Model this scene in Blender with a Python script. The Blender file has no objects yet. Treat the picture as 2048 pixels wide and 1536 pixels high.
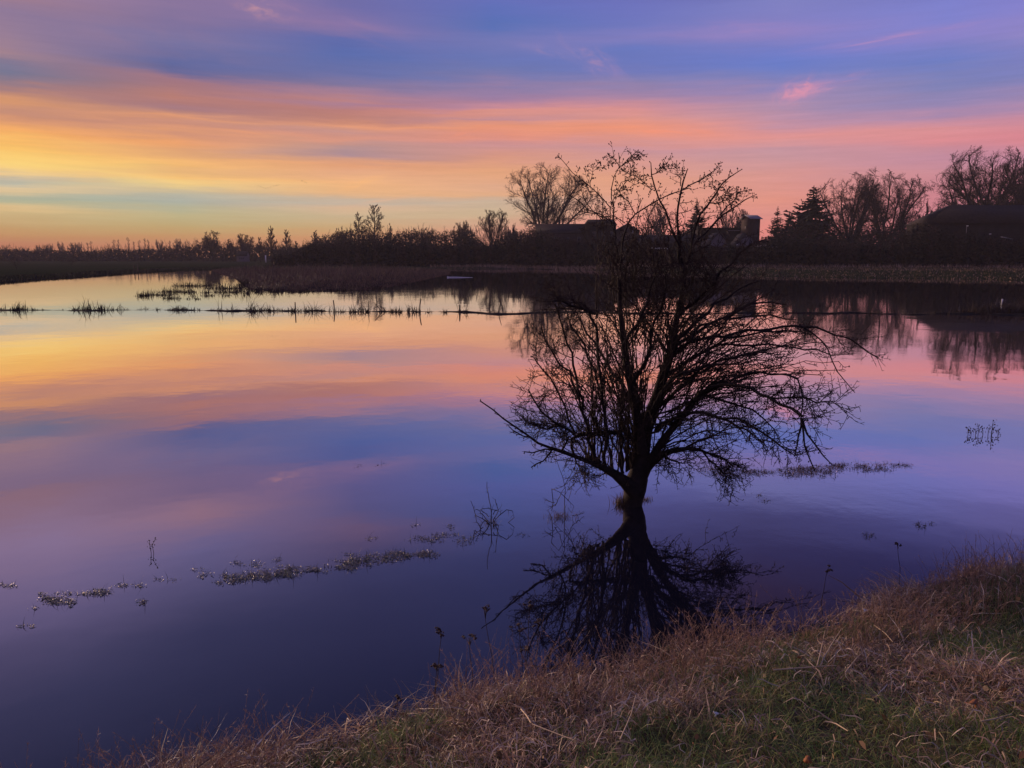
import bpy, math
import numpy as np

# ------------------------------------------------------------------ camera
SC = bpy.context.scene
COL = SC.collection
W0, H0 = 2048.0, 1536.0
F = 1024.0 / math.tan(math.radians(33.0))          # focal length in photo pixels (66 degree field)
HORIZON = 512.0
EYE = 3.3
PITCH = math.atan((768.0 - HORIZON) / F)
CP, SP = math.cos(PITCH), math.sin(PITCH)

cam_data = bpy.data.cameras.new('camera')
cam_data.sensor_width = 36.0
cam_data.lens = 18.0 / math.tan(math.radians(33.0))
cam_data.clip_start = 0.05
cam_data.clip_end = 12000
cam = bpy.data.objects.new('camera', cam_data)
COL.objects.link(cam)
cam.location = (0, 0, EYE)
cam.rotation_euler = (math.radians(90) - PITCH, 0, 0)
SC.camera = cam


def ray(x, y):
    dx = (x - 1024.0) / F
    up = (768.0 - y) / F
    return np.array([dx, CP + SP * up, -SP + CP * up])


def at(x, y, Y):
    """photo pixel -> the point at distance Y in front of the camera"""
    r = ray(x, y)
    return np.array([0, 0, EYE]) + r * (Y / r[1])


def on_z(x, y, z=0.0):
    r = ray(x, y)
    return np.array([0, 0, EYE]) + r * ((z - EYE) / r[2])


def FAR(x):
    """how much farther the far shore lies than a first guess, by photo column"""
    return np.interp(x, [600, 1000, 1300, 1700, 2100], [1.45, 1.55, 1.62, 1.66, 1.70])


def lin(c):
    c = np.asarray(c, float) / 255.0
    return np.where(c <= 0.04045, c / 12.92, ((c + 0.055) / 1.055) ** 2.4)


# ------------------------------------------------------------------ sky
world = bpy.data.worlds.new('World')
SC.world = world
world.use_nodes = True
nt = world.node_tree
nt.nodes.clear()


class NG:
    """small helper for writing node graphs"""

    def __init__(self, tree):
        self.t = tree

    def n(self, kind, **props):
        nd = self.t.nodes.new(kind)
        for k, v in props.items():
            setattr(nd, k, v)
        return nd

    def link(self, a, b):
        self.t.links.new(a, b)

    def put(self, sock, v):
        if hasattr(v, 'is_output') or isinstance(v, bpy.types.NodeSocket):
            self.link(v, sock)
        else:
            sock.default_value = v

    def m(self, op, a, b=0.0, c=None, clamp=False):
        nd = self.n('ShaderNodeMath', operation=op)
        nd.use_clamp = clamp
        self.put(nd.inputs[0], a)
        self.put(nd.inputs[1], b)
        if c is not None:
            self.put(nd.inputs[2], c)
        return nd.outputs[0]

    def rng(self, v, a, b, c=0.0, d=1.0, smooth=False):
        nd = self.n('ShaderNodeMapRange')
        if smooth:
            nd.interpolation_type = 'SMOOTHSTEP'
        self.put(nd.inputs[0], v)
        for i, q in enumerate((a, b, c, d)):
            nd.inputs[i + 1].default_value = q
        return nd.outputs[0]

    def xyz(self, x, y, z=0.0):
        nd = self.n('ShaderNodeCombineXYZ')
        self.put(nd.inputs[0], x)
        self.put(nd.inputs[1], y)
        self.put(nd.inputs[2], z)
        return nd.outputs[0]

    def noise(self, vec, scale, detail=3.0, rough=0.55, dist=0.0):
        nd = self.n('ShaderNodeTexNoise')
        if vec is not None:
            self.link(vec, nd.inputs['Vector'])
        nd.inputs['Scale'].default_value = scale
        nd.inputs['Detail'].default_value = detail
        nd.inputs['Roughness'].default_value = rough
        nd.inputs['Distortion'].default_value = dist
        return nd.outputs[0]

    def mix(self, f, a, b, blend='MIX'):
        nd = self.n('ShaderNodeMix', data_type='RGBA', blend_type=blend)
        self.put(nd.inputs[0], f)
        self.put(nd.inputs[6], a)
        self.put(nd.inputs[7], b)
        return nd.outputs[2]

    def ramp(self, f, stops):
        nd = self.n('ShaderNodeValToRGB')
        cr = nd.color_ramp
        cr.interpolation = 'LINEAR'
        while len(cr.elements) < len(stops):
            cr.elements.new(1.0)
        for i in range(len(stops)):
            cr.elements[i].position = min(1.0, i * 1e-4)
        for i in reversed(range(len(stops))):
            cr.elements[i].position = stops[i][0]
        for i in range(len(stops)):
            c = stops[i][1]
            cr.elements[i].color = (float(c[0]), float(c[1]), float(c[2]), 1.0)
        self.put(nd.inputs[0], f)
        return nd.outputs[0]


g = NG(nt)
E0, E1 = -4.0, 60.0                                     # elevation span of the ramps, degrees


def el_of(x, y):
    r = ray(x, y)
    return math.degrees(math.atan2(r[2], math.hypot(r[0], r[1])))


def az_of(x, y=250):
    r = ray(x, y)
    return math.degrees(math.atan2(r[0], r[1]))


# bands of cloud and clear sky up eight bearings: row in the photo, colour seen there (below the horizon row: the same as on it)
SKY = [
    (30, [(0, 160, 125, 142), (30, 140, 120, 152), (80, 150, 125, 150), (115, 162, 130, 142), (130, 130, 120, 147),
          (148, 115, 118, 147), (165, 128, 118, 140), (180, 170, 126, 124), (208, 222, 155, 108), (225, 190, 137, 122),
          (240, 215, 150, 115), (268, 248, 174, 100), (300, 252, 195, 105), (325, 254, 215, 125), (341, 245, 205, 140),
          (352, 190, 182, 165), (362, 184, 185, 168), (371, 232, 203, 155), (380, 215, 192, 150), (390, 168, 180, 160),
          (402, 182, 180, 146), (415, 228, 194, 140), (430, 205, 180, 130), (452, 200, 164, 110), (476, 200, 145, 90), (494, 196, 122, 78)]),
    (350, [(0, 140, 118, 156), (40, 126, 113, 156), (80, 120, 115, 160), (110, 100, 106, 157), (130, 88, 102, 157),
           (145, 102, 103, 150), (158, 160, 117, 130), (178, 168, 120, 124), (196, 186, 126, 115), (215, 162, 120, 130),
           (234, 182, 131, 124), (243, 224, 154, 115), (256, 192, 137, 125), (285, 240, 165, 110), (305, 225, 165, 120),
           (330, 250, 190, 115), (345, 226, 176, 122), (356, 250, 196, 120), (369, 244, 209, 140), (378, 205, 186, 150),
           (391, 180, 180, 165), (406, 172, 178, 165), (422, 190, 182, 140), (450, 196, 170, 115), (475, 203, 150, 95), (492, 206, 132, 88)]),
    (690, [(0, 112, 108, 166), (50, 135, 116, 166), (62, 120, 112, 166), (76, 92, 106, 171),
           (110, 88, 108, 172), (140, 104, 112, 167), (163, 130, 118, 156), (180, 165, 126, 148), (195, 190, 131, 131),
           (205, 170, 126, 146), (220, 186, 126, 121), (240, 192, 131, 116), (250, 228, 155, 120), (265, 198, 146, 139),
           (281, 220, 151, 129), (300, 182, 146, 144), (312, 172, 141, 150), (326, 228, 161, 120), (345, 231, 171, 134),
           (366, 244, 184, 130), (386, 234, 181, 131), (400, 192, 180, 164), (413, 222, 184, 150), (432, 206, 181, 144), (456, 207, 170, 120), (478, 216, 150, 100)]),
    (990, [(0, 100, 112, 186), (40, 88, 112, 181), (80, 115, 120, 181), (120, 105, 118, 181), (152, 109, 119, 175),
           (172, 146, 126, 166), (200, 161, 126, 160), (219, 205, 141, 150), (228, 225, 149, 131), (241, 194, 141, 149),
           (255, 232, 151, 120), (275, 228, 146, 125), (291, 203, 146, 149), (316, 216, 151, 131), (341, 230, 166, 125),
           (370, 225, 171, 140), (390, 230, 175, 135), (402, 203, 178, 155), (430, 207, 180, 145), (462, 222, 155, 130), (490, 224, 146, 118)]),
    (1270, [(0, 110, 116, 190), (50, 112, 120, 190), (75, 130, 126, 190), (100, 105, 120, 190), (140, 108, 120, 188), (165, 135, 128, 175),
            (195, 170, 134, 165), (222, 215, 145, 146), (240, 222, 150, 140), (262, 238, 150, 120), (280, 226, 150, 135), (300, 202, 148, 155),
            (330, 218, 154, 142), (360, 228, 160, 130), (400, 226, 160, 138), (440, 232, 150, 135), (490, 232, 140, 126)]),
    (1560, [(0, 128, 130, 195), (40, 130, 128, 195), (60, 145, 131, 194), (80, 130, 128, 195), (105, 110, 125, 200),
            (132, 105, 125, 200), (160, 120, 128, 190), (190, 155, 136, 180), (216, 168, 141, 174), (240, 197, 146, 164),
            (265, 225, 149, 146), (280, 222, 151, 150), (300, 196, 149, 160), (330, 206, 151, 155), (360, 218, 151, 145),
            (400, 228, 149, 131), (420, 223, 146, 136), (450, 234, 141, 130), (490, 232, 132, 124)]),
    (1880, [(0, 126, 130, 205), (40, 128, 131, 205), (62, 138, 131, 200), (80, 137, 131, 200), (105, 121, 128, 196),
            (132, 109, 126, 196), (170, 130, 131, 182), (210, 157, 136, 178), (230, 190, 141, 165), (250, 220, 146, 150),
            (275, 222, 141, 146), (295, 201, 141, 155), (320, 196, 141, 160), (350, 205, 141, 150), (390, 206, 132, 141), (490, 205, 122, 128)]),
    (2060, [(0, 134, 130, 205), (40, 140, 132, 200), (80, 146, 134, 196), (110, 126, 128, 192), (150, 124, 128, 186),
            (190, 160, 136, 176), (215, 186, 138, 166), (240, 214, 140, 152), (275, 218, 134, 144), (295, 206, 136, 152), (320, 196, 136, 158),
            (350, 200, 132, 148), (400, 200, 124, 136), (490, 196, 112, 122)]),
]
# what goes on above the frame's top edge, read back from the flooded meadow's reflection: (elevation, colour)
ABOVE = {
    0: [(18.0, 172, 148, 188), (22.0, 152, 140, 194), (27.0, 108, 110, 164), (36.0, 78, 86, 138), (60.0, 78, 90, 148)],
    1: [(17.4, 180, 140, 162), (19.5, 140, 132, 186), (25.0, 100, 102, 156), (36.0, 72, 82, 134), (60.0, 76, 88, 144)],
    2: [(18.0, 112, 108, 164), (19.3, 138, 114, 156), (22.0, 92, 94, 150), (36.0, 70, 78, 132), (60.0, 70, 84, 140)],
    3: [(18.0, 92, 106, 176), (22.0, 84, 90, 152), (36.0, 66, 74, 130), (60.0, 68, 82, 138)],
    4: [(18.0, 98, 100, 168), (22.0, 80, 80, 140), (36.0, 60, 68, 122), (60.0, 68, 82, 138)],
    5: [(17.6, 90, 90, 150), (20.0, 72, 68, 122), (23.0, 78, 62, 104), (28.0, 56, 58, 106), (60.0, 68, 82, 138)],
    6: [(17.6, 86, 86, 150), (20.0, 64, 62, 118), (23.0, 58, 54, 102), (30.0, 52, 54, 102), (60.0, 68, 82, 138)],
    7: [(17.6, 86, 84, 146), (20.0, 64, 62, 116), (23.0, 58, 54, 100), (30.0, 52, 54, 102), (60.0, 68, 82, 138)],
}

geo = g.n('ShaderNodeTexCoord').outputs['Generated']
sep = g.n('ShaderNodeSeparateXYZ')
g.link(geo, sep.inputs[0])
dx_, dy_, dz_ = sep.outputs
az = g.m('MULTIPLY', g.m('ARCTAN2', dx_, dy_), 180 / math.pi)
el = g.m('MULTIPLY', g.m('ARCSINE', dz_), 180 / math.pi)
# wind drawn streaks: the bands are shifted up and down by noise much longer than it is tall
st_a = g.noise(g.xyz(g.m('MULTIPLY', az, 0.045), g.m('MULTIPLY', el, 0.30), 3.1), 1.0, 4.0, 0.55)
st_b = g.noise(g.xyz(g.m('ADD', g.m('MULTIPLY', az, 0.10), g.m('MULTIPLY', el, 0.12)), g.m('MULTIPLY', el, 1.15), 9.4), 1.0, 5.0, 0.6)
amp = g.rng(el, 0.0, 9.0, 0.35, 1.0)
shift = g.m('MULTIPLY', g.m('ADD', g.m('MULTIPLY', g.m('SUBTRACT', st_a, 0.5), 1.9), g.m('MULTIPLY', g.m('SUBTRACT', st_b, 0.5), 1.1)), amp)
st_c = g.noise(g.xyz(g.m('ADD', g.m('MULTIPLY', az, 0.16), g.m('MULTIPLY', el, 0.35)), g.m('MULTIPLY', el, 2.9), 4.7), 1.0, 5.0, 0.62)
shift = g.m('ADD', shift, g.m('MULTIPLY', g.m('SUBTRACT', st_c, 0.5), 0.55))
elw = g.m('ADD', el, shift)
pos = g.rng(elw, E0, E1)


def stops_for(i):
    x, rows = SKY[i]
    s = []
    for r in rows:
        s.append((el_of(x, r[0]), lin(r[1:])))
    for a in ABOVE[i]:
        s.append((a[0], lin(a[1:])))
    s.sort(key=lambda q: q[0])
    if s[0][0] > 0.2:
        s.insert(0, (-1.0, s[0][1]))
    assert len(s) <= 32, (i, len(s))
    return [((e - E0) / (E1 - E0), c) for e, c in s]


col = None
cols = []
# bearings beyond the frame go on quietly to the dusk behind the camera
dusk = [(-1, (120, 96, 122)), (4, (150, 112, 140)), (12, (140, 116, 160)), (25, (104, 106, 158)), (60, (72, 86, 148))]
dusk = [((e - E0) / (E1 - E0), lin(c)) for e, c in dusk]
warm = [(-1, (214, 130, 80)), (3, (224, 172, 112)), (8, (244, 188, 110)), (13, (190, 140, 130)), (20, (150, 124, 156)), (32, (104, 106, 154)), (60, (76, 90, 148))]
warm = [((e - E0) / (E1 - E0), lin(c)) for e, c in warm]
cols.append((-150.0, dusk))
cols.append((-70.0, warm))
for i in range(len(SKY)):
    cols.append((az_of(SKY[i][0]), stops_for(i)))
cols.append((95.0, dusk))
for i, (a, st) in enumerate(cols):
    c = g.ramp(pos, st)
    if col is None:
        col = c
    else:
        col = g.mix(g.rng(az, cols[i - 1][0], a, smooth=False), col, c)

# the lit cloud sheet is combed into faint brighter and darker threads
st_d = g.noise(g.xyz(g.m('ADD', g.m('MULTIPLY', az, 0.22), g.m('MULTIPLY', el, 0.5)), g.m('MULTIPLY', el, 4.2), 17.0), 1.0, 6.0, 0.65)
thread = g.rng(st_d, 0.30, 0.70, 0.95, 1.05)
fade_ = g.m('MULTIPLY', g.rng(el, 1.0, 3.0, 0.0, 1.0), g.rng(el, 10.0, 16.0, 1.0, 0.35))
thread = g.m('ADD', 1.0, g.m('MULTIPLY', g.m('SUBTRACT', thread, 1.0), fade_))
col = g.mix(1.0, col, g.xyz(thread, thread, thread), 'MULTIPLY')


def wisp(col, x, y, sx, sy, tilt, colour, amount, nscale=1.0, seed=0.0, lo=0.42, hi=0.75):
    """a single drawn-out cloud at a bearing and height: sx, sy half sizes in degrees, tilt in degrees"""
    a0, e0 = az_of(x, y), el_of(x, y)
    da = g.m('SUBTRACT', az, a0)
    de = g.m('SUBTRACT', el, e0)
    ct, stt = math.cos(math.radians(tilt)), math.sin(math.radians(tilt))
    u = g.m('ADD', g.m('MULTIPLY', da, ct / sx), g.m('MULTIPLY', de, stt / sx))
    v = g.m('ADD', g.m('MULTIPLY', da, -stt / sy), g.m('MULTIPLY', de, ct / sy))
    nz = g.noise(g.xyz(g.m('MULTIPLY', u, 0.9), g.m('MULTIPLY', v, 0.7), seed), nscale, 4.0, 0.6, 0.6)
    d2 = g.m('ADD', g.m('MULTIPLY', u, u), g.m('MULTIPLY', v, v))
    fall = g.m('EXPONENT', g.m('MULTIPLY', d2, -1.1))
    f = g.m('MULTIPLY', g.m('MULTIPLY', fall, g.rng(nz, lo, hi, 0.15, 1.0, True)), amount, clamp=True)
    cc = lin(colour)
    return g.mix(f, col, (float(cc[0]), float(cc[1]), float(cc[2]), 1))


col = wisp(col, 1596, 181, 1.15, 0.58, 16, (238, 152, 170), 1.0, 1.2, 2.0, 0.34, 0.66)
col = wisp(col, 1650, 172, 2.0, 0.35, 12, (215, 148, 178), 0.9, 1.3, 5.0)
col = wisp(col, 1800, 74, 4.6, 0.28, 4, (186, 142, 190), 0.9, 1.0, 7.0)
col = wisp(col, 1470, 62, 4.0, 0.55, -2, (176, 138, 188), 0.6, 1.2, 8.0)
col = wisp(col, 1185, 120, 2.2, 0.7, -28, (172, 138, 178), 0.75, 1.4, 9.0)
col = wisp(col, 1090, 100, 2.2, 0.35, -14, (150, 132, 180), 0.6, 1.4, 11.0)
col = wisp(col, 640, 38, 6.5, 0.75, -13, (158, 126, 164), 0.6, 1.2, 12.0)
col = wisp(col, 520, 18, 1.4, 0.5, -10, (205, 150, 158), 0.7, 1.4, 13.0)
col = wisp(col, 260, 60, 8.5, 1.4, -4, (152, 124, 152), 0.5, 1.1, 14.0)
col = wisp(col, 1340, 262, 3.6, 0.35, -4, (248, 150, 118), 0.8, 1.2, 15.0)
col = wisp(col, 940, 262, 1.6, 0.3, 14, (240, 148, 118), 0.7, 1.4, 16.0)
col = wisp(col, 715, 368, 2.0, 0.22, 17, (252, 188, 125), 0.9, 1.2, 17.0)
col = wisp(col, 780, 398, 2.6, 0.12, 10, (248, 182, 140), 0.6, 1.2, 18.0)
col = wisp(col, 130, 345, 9.0, 0.5, -5, (255, 220, 130), 0.6, 1.1, 19.0)
col = wisp(col, 60, 310, 7.0, 1.1, -2, (255, 212, 120), 0.65, 1.1, 20.0)
col = wisp(col, 420, 258, 6.0, 0.25, -3, (240, 162, 115), 0.6, 1.2, 21.0)

bg = g.n('ShaderNodeBackground')
g.link(col, bg.inputs[0])
bg.inputs[1].default_value = 1.0
# a trace of physical twilight on top of it
sky = g.n('ShaderNodeTexSky')
sky.sky_type = 'NISHITA'
sky.sun_disc = False
sky.sun_elevation = math.radians(1.5)
sky.sun_rotation = math.radians(-44)
bg2 = g.n('ShaderNodeBackground')
g.link(sky.outputs[0], bg2.inputs[0])
bg2.inputs[1].default_value = 0.001
add = g.n('ShaderNodeAddShader')
g.link(bg.outputs[0], add.inputs[0])
g.link(bg2.outputs[0], add.inputs[1])
wo = g.n('ShaderNodeOutputWorld')
g.link(add.outputs[0], wo.inputs[0])

# ------------------------------------------------------------------ afterglow of the sun that has just gone, low on the left
sun_data = bpy.data.lights.new('sun', 'SUN')
sun_data.energy = 3.7
sun_data.angle = math.radians(14)
sun_data.color = (1.0, 0.66, 0.47)
sun = bpy.data.objects.new('sun', sun_data)
COL.objects.link(sun)
SUN_AZ, SUN_EL = math.radians(-44), math.radians(7.0)
sun.rotation_euler = (math.radians(90) - SUN_EL, 0, math.pi - SUN_AZ)
sun.rotation_euler = (-(math.radians(90) - SUN_EL), 0, -SUN_AZ)

vs = SC.view_settings
SC.display_settings.display_device = 'sRGB'
vs.view_transform = 'Standard'
vs.look = 'None'
vs.exposure = 0.0
vs.gamma = 1.0
vs.use_curve_mapping = False
SC.render.engine = 'CYCLES'
SC.cycles.max_bounces = 6
SC.cycles.transparent_max_bounces = 8
SC.cycles.caustics_reflective = False

# ------------------------------------------------------------------ helpers
class Geo:
    """gathers triangles, quads and tubes; build() links them as one mesh object"""

    def __init__(self):
        self.v, self.f3, self.f4, self.c = [], [], [], []
        self.n = 0

    def _push(self, v, col):
        v = np.asarray(v, float).reshape(-1, 3)
        b = self.n
        self.v.append(v)
        self.n += len(v)
        if col is None:
            col = (1, 1, 1)
        c = np.asarray(col, float)
        if c.ndim == 1:
            c = np.tile(c, (len(v), 1))
        self.c.append(c)
        return b

    def tris(self, v, col=None):                 # (n,3,3)
        v = np.asarray(v, float)
        c = None if col is None else np.repeat(np.asarray(col, float), 3, axis=0) if np.ndim(col) == 2 else col
        b = self._push(v, c)
        self.f3.append(b + np.arange(len(v) * 3).reshape(-1, 3))

    def mesh(self, v, f, col=None):
        b = self._push(v, col)
        f3 = [q for q in f if len(q) == 3]
        f4 = [q for q in f if len(q) == 4]
        if f3:
            self.f3.append(b + np.array(f3))
        if f4:
            self.f4.append(b + np.array(f4))

    def tubes(self, P, R, S=3, col=None):        # P (M,N,3), R (M,N)
        P, R = np.asarray(P, float), np.asarray(R, float)
        if P.ndim == 2:
            P, R = P[None], R[None]
        M, N = P.shape[:2]
        T = np.gradient(P, axis=1)
        T /= np.linalg.norm(T, axis=2, keepdims=True) + 1e-9
        ref = np.zeros_like(T)
        mean = np.abs(T.mean(axis=1))
        pick = np.argmin(mean, axis=1)
        ref[np.arange(M), :, pick] = 1.0
        U = np.cross(T, ref)
        U /= np.linalg.norm(U, axis=2, keepdims=True) + 1e-9
        V = np.cross(T, U)
        a = np.arange(S) * 2 * np.pi / S
        ring = P[:, :, None, :] + R[:, :, None, None] * (np.cos(a)[None, None, :, None] * U[:, :, None, :] + np.sin(a)[None, None, :, None] * V[:, :, None, :])
        c = None
        if col is not None:
            c = np.asarray(col, float)
            if c.ndim == 2:
                c = np.repeat(c, N * S, axis=0)
        b = self._push(ring, c)
        m, n, s = np.meshgrid(np.arange(M), np.arange(N - 1), np.arange(S), indexing='ij')
        s2 = (s + 1) % S
        base = b + m * N * S
        q = np.stack([base + n * S + s, base + n * S + s2, base + (n + 1) * S + s2, base + (n + 1) * S + s], -1)
        self.f4.append(q.reshape(-1, 4))

    def ribbons(self, P, D, Wd, col):            # P (M,N,3) centre line, D (M,3) side direction, Wd (M,N) half width, col (M,3)
        M, N = P.shape[:2]
        v = np.stack([P - D[:, None] * Wd[..., None], P + D[:, None] * Wd[..., None]], 2)
        b = self._push(v, np.repeat(col, N * 2, axis=0))
        m, n = np.meshgrid(np.arange(M), np.arange(N - 1), indexing='ij')
        base = b + m * N * 2 + n * 2
        self.f4.append(np.stack([base, base + 1, base + 3, base + 2], -1).reshape(-1, 4))

    def box(self, c, s, col=None, rz=0.0):
        c, s = np.asarray(c, float), np.asarray(s, float) / 2
        v = np.array([[x, y, z] for z in (-1, 1) for y in (-1, 1) for x in (-1, 1)], float) * s
        if rz:
            v = v @ np.array([[math.cos(rz), math.sin(rz), 0], [-math.sin(rz), math.cos(rz), 0], [0, 0, 1]])
        self.mesh(v + c, [(0, 2, 3, 1), (4, 5, 7, 6), (0, 1, 5, 4), (2, 6, 7, 3), (0, 4, 6, 2), (1, 3, 7, 5)], col)

    def data(self, name, mat, smooth=False):
        me = bpy.data.meshes.new(name)
        v = np.concatenate(self.v) if self.v else np.zeros((0, 3))
        f3 = np.concatenate(self.f3) if self.f3 else np.zeros((0, 3), int)
        f4 = np.concatenate(self.f4) if self.f4 else np.zeros((0, 4), int)
        me.vertices.add(len(v))
        me.vertices.foreach_set('co', v.astype(np.float32).ravel())
        loops = np.concatenate([f3.ravel(), f4.ravel()]).astype(np.int32)
        me.loops.add(len(loops))
        me.loops.foreach_set('vertex_index', loops)
        me.polygons.add(len(f3) + len(f4))
        ls = np.concatenate([np.arange(len(f3)) * 3, len(f3) * 3 + np.arange(len(f4)) * 4]).astype(np.int32)
        me.polygons.foreach_set('loop_start', ls)
        if smooth:
            me.polygons.foreach_set('use_smooth', np.ones(len(ls), bool))
        ca = me.color_attributes.new('Col', 'FLOAT_COLOR', 'POINT')
        c = np.concatenate(self.c) if self.c else np.zeros((0, 3))
        ca.data.foreach_set('color', np.concatenate([c, np.ones((len(c), 1))], 1).astype(np.float32).ravel())
        me.update(calc_edges=True)
        me.validate(verbose=False)
        me.materials.append(mat)
        return me

    def build(self, name, mat, parent=None, smooth=False, loc=None):
        o = bpy.data.objects.new(name, self.data(name, mat, smooth))
        COL.objects.link(o)
        if parent:
            o.parent = parent
        if loc is not None:
            o.location = loc
        return o


def tag(o, label=None, cat=None, group=None, kind=None):
    if label:
        o['label'] = label
    if cat:
        o['category'] = cat
    if group:
        o['group'] = group
    if kind:
        o['kind'] = kind
    return o


def thing(name, loc, label, cat, group=None, rz=0.0):
    o = bpy.data.objects.new(name, None)
    COL.objects.link(o)
    o.location = [float(q) for q in loc]
    o.rotation_euler = (0, 0, rz)
    o.empty_display_size = 0.2
    return tag(o, label, cat, group)


def copy_thing(root, loc, rz=0.0, scale=(1, 1, 1), label=None):
    r = root.copy()
    COL.objects.link(r)
    r.location = [float(q) for q in loc]
    r.rotation_euler = (0, 0, rz)
    r.scale = scale
    if label:
        r['label'] = label
    for ch in list(root.children):
        c = ch.copy()
        COL.objects.link(c)
        c.parent = r
        for q in list(ch.children):
            d = q.copy()
            COL.objects.link(d)
            d.parent = c
    return r


def nrm(v):
    return v / (np.linalg.norm(v, axis=-1, keepdims=True) + 1e-9)


class VNoise:
    """smooth value noise in 2-D"""

    def __init__(self, seed):
        self.t = np.random.default_rng(seed).random((64, 64))

    def __call__(self, x, y):
        x, y = np.asarray(x, float), np.asarray(y, float)
        xi, yi = np.floor(x).astype(int), np.floor(y).astype(int)
        fx, fy = x - xi, y - yi
        fx, fy = fx * fx * (3 - 2 * fx), fy * fy * (3 - 2 * fy)
        a = self.t[xi % 64, yi % 64]
        b = self.t[(xi + 1) % 64, yi % 64]
        c = self.t[xi % 64, (yi + 1) % 64]
        d = self.t[(xi + 1) % 64, (yi + 1) % 64]
        return a * (1 - fx) * (1 - fy) + b * fx * (1 - fy) + c * (1 - fx) * fy + d * fx * fy

    def fbm(self, x, y, o=3):
        s, a, t = 0, 1.0, 0
        for i in range(o):
            s = s + a * self(x * 2 ** i + 7.3 * i, y * 2 ** i + 3.1 * i)
            t += a
            a *= 0.5
        return s / t


# ------------------------------------------------------------------ materials
def mat_plain(name, colour, rough=0.85, spec=0.2, vary=0.0, scale=3.0, attr=False, translucent=0.0, metallic=0.0, bump=0.0):
    m = bpy.data.materials.new(name)
    m.use_nodes = True
    t = m.node_tree
    q = NG(t)
    b = t.nodes['Principled BSDF']
    b.inputs['Roughness'].default_value = rough
    b.inputs['Specular IOR Level'].default_value = spec
    b.inputs['Metallic'].default_value = metallic
    base = (colour[0], colour[1], colour[2], 1.0)
    if attr:
        at_ = q.n('ShaderNodeAttribute')
        at_.attribute_name = 'Col'
        base = q.mix(1.0, at_.outputs['Color'], base, 'MULTIPLY')
    if vary:
        tc = q.n('ShaderNodeTexCoord').outputs['Object']
        nz = q.noise(tc, scale, 5.0, 0.6)
        dark = q.mix(1.0, base, (1 - vary, 1 - vary, 1 - vary, 1), 'MULTIPLY')
        light = q.mix(1.0, base, (1 + vary, 1 + vary, 1 + vary, 1), 'MULTIPLY')
        base = q.mix(q.rng(nz, 0.3, 0.7), dark, light)
        if bump:
            bp = q.n('ShaderNodeBump')
            bp.inputs['Strength'].default_value = bump
            bp.inputs['Distance'].default_value = 0.02
            q.link(q.noise(tc, scale * 4, 5.0, 0.65), bp.inputs['Height'])
            q.link(bp.outputs[0], b.inputs['Normal'])
    q.put(b.inputs['Base Color'], base)
    if translucent:
        tr = q.n('ShaderNodeBsdfTranslucent')
        q.put(tr.inputs[0], base)
        mx = q.n('ShaderNodeMixShader')
        mx.inputs[0].default_value = translucent
        q.link(b.outputs[0], mx.inputs[1])
        q.link(tr.outputs[0], mx.inputs[2])
        q.link(mx.outputs[0], t.nodes['Material Output'].inputs[0])
    return m


M_bark = mat_plain('dark_wet_bark', (0.026, 0.020, 0.019), 0.85, 0.2, 0.5, 9.0, bump=0.5)
M_twig = mat_plain('thorn_twig', (0.034, 0.021, 0.020), 0.8, 0.25)
M_bud = mat_plain('bud', (0.050, 0.026, 0.026), 0.7, 0.3)
M_fartrunk = mat_plain('far_bark', (0.026, 0.021, 0.021), 0.9, 0.1, 0.3, 2.0)
M_fartwig = mat_plain('far_twig', (0.046, 0.031, 0.031), 0.9, 0.1)
M_needle = mat_plain('conifer_needles', (0.026, 0.036, 0.026), 0.85, 0.1, attr=True)
M_thicket = mat_plain('thicket_leaf', (0.90, 0.90, 0.90), 0.9, 0.1, attr=True)
M_grass = mat_plain('grass_blade', (1, 1, 1), 0.55, 0.3, attr=True, translucent=0.25)
M_reed = mat_plain('reed', (1, 1, 1), 0.8, 0.1, attr=True)
M_soil = mat_plain('bank_soil', (0.070, 0.056, 0.038), 0.95, 0.1, 0.5, 5.0, bump=0.6)
M_weed = mat_plain('wet_weed', (1, 1, 1), 0.5, 0.3, attr=True)
M_wallbrick = mat_plain('far_brick', (0.052, 0.038, 0.038), 0.9, 0.1, 0.25, 1.2)
M_wallpale = mat_plain('pale_render', (0.13, 0.12, 0.145), 0.9, 0.1, 0.15, 0.8)
M_walldark = mat_plain('dark_boards', (0.018, 0.015, 0.016), 0.9, 0.1, 0.3, 1.0)
M_roofdark = mat_plain('dark_tiles', (0.026, 0.019, 0.019), 0.85, 0.2, 0.3, 1.5)
M_roofpale = mat_plain('pale_sheet_roof', (0.24, 0.225, 0.25), 0.6, 0.3, 0.12, 1.0)
M_white = mat_plain('white_paint', (0.75, 0.74, 0.74), 0.6, 0.3, 0.08, 4.0)
M_trim = mat_plain('trim', (0.14, 0.12, 0.12), 0.7, 0.2, 0.1, 4.0)
M_glass = mat_plain('window_glass', (0.02, 0.022, 0.03), 0.08, 0.6)
M_post = mat_plain('weathered_post', (0.10, 0.075, 0.06), 0.9, 0.1, 0.35, 6.0)
M_straw = mat_plain('dry_straw', (0.50, 0.38, 0.25), 0.6, 0.25, 0.2, 14.0)
M_leaf = mat_plain('fallen_leaf', (0.30, 0.12, 0.05), 0.7, 0.2, 0.25, 20.0)
M_mud = mat_plain('drowned_mud', (0.022, 0.018, 0.015), 0.9, 0.1, 0.3, 4.0)
M_boat = mat_plain('pale_board', (0.20, 0.19, 0.26), 0.7, 0.2, 0.1, 3.0)
M_streak = mat_plain('pale_streak', (0.70, 0.66, 0.66), 0.5, 0.3, 0.1, 8.0)
M_bird = mat_plain('dark_feathers', (0.04, 0.04, 0.045), 0.8, 0.2)

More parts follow.
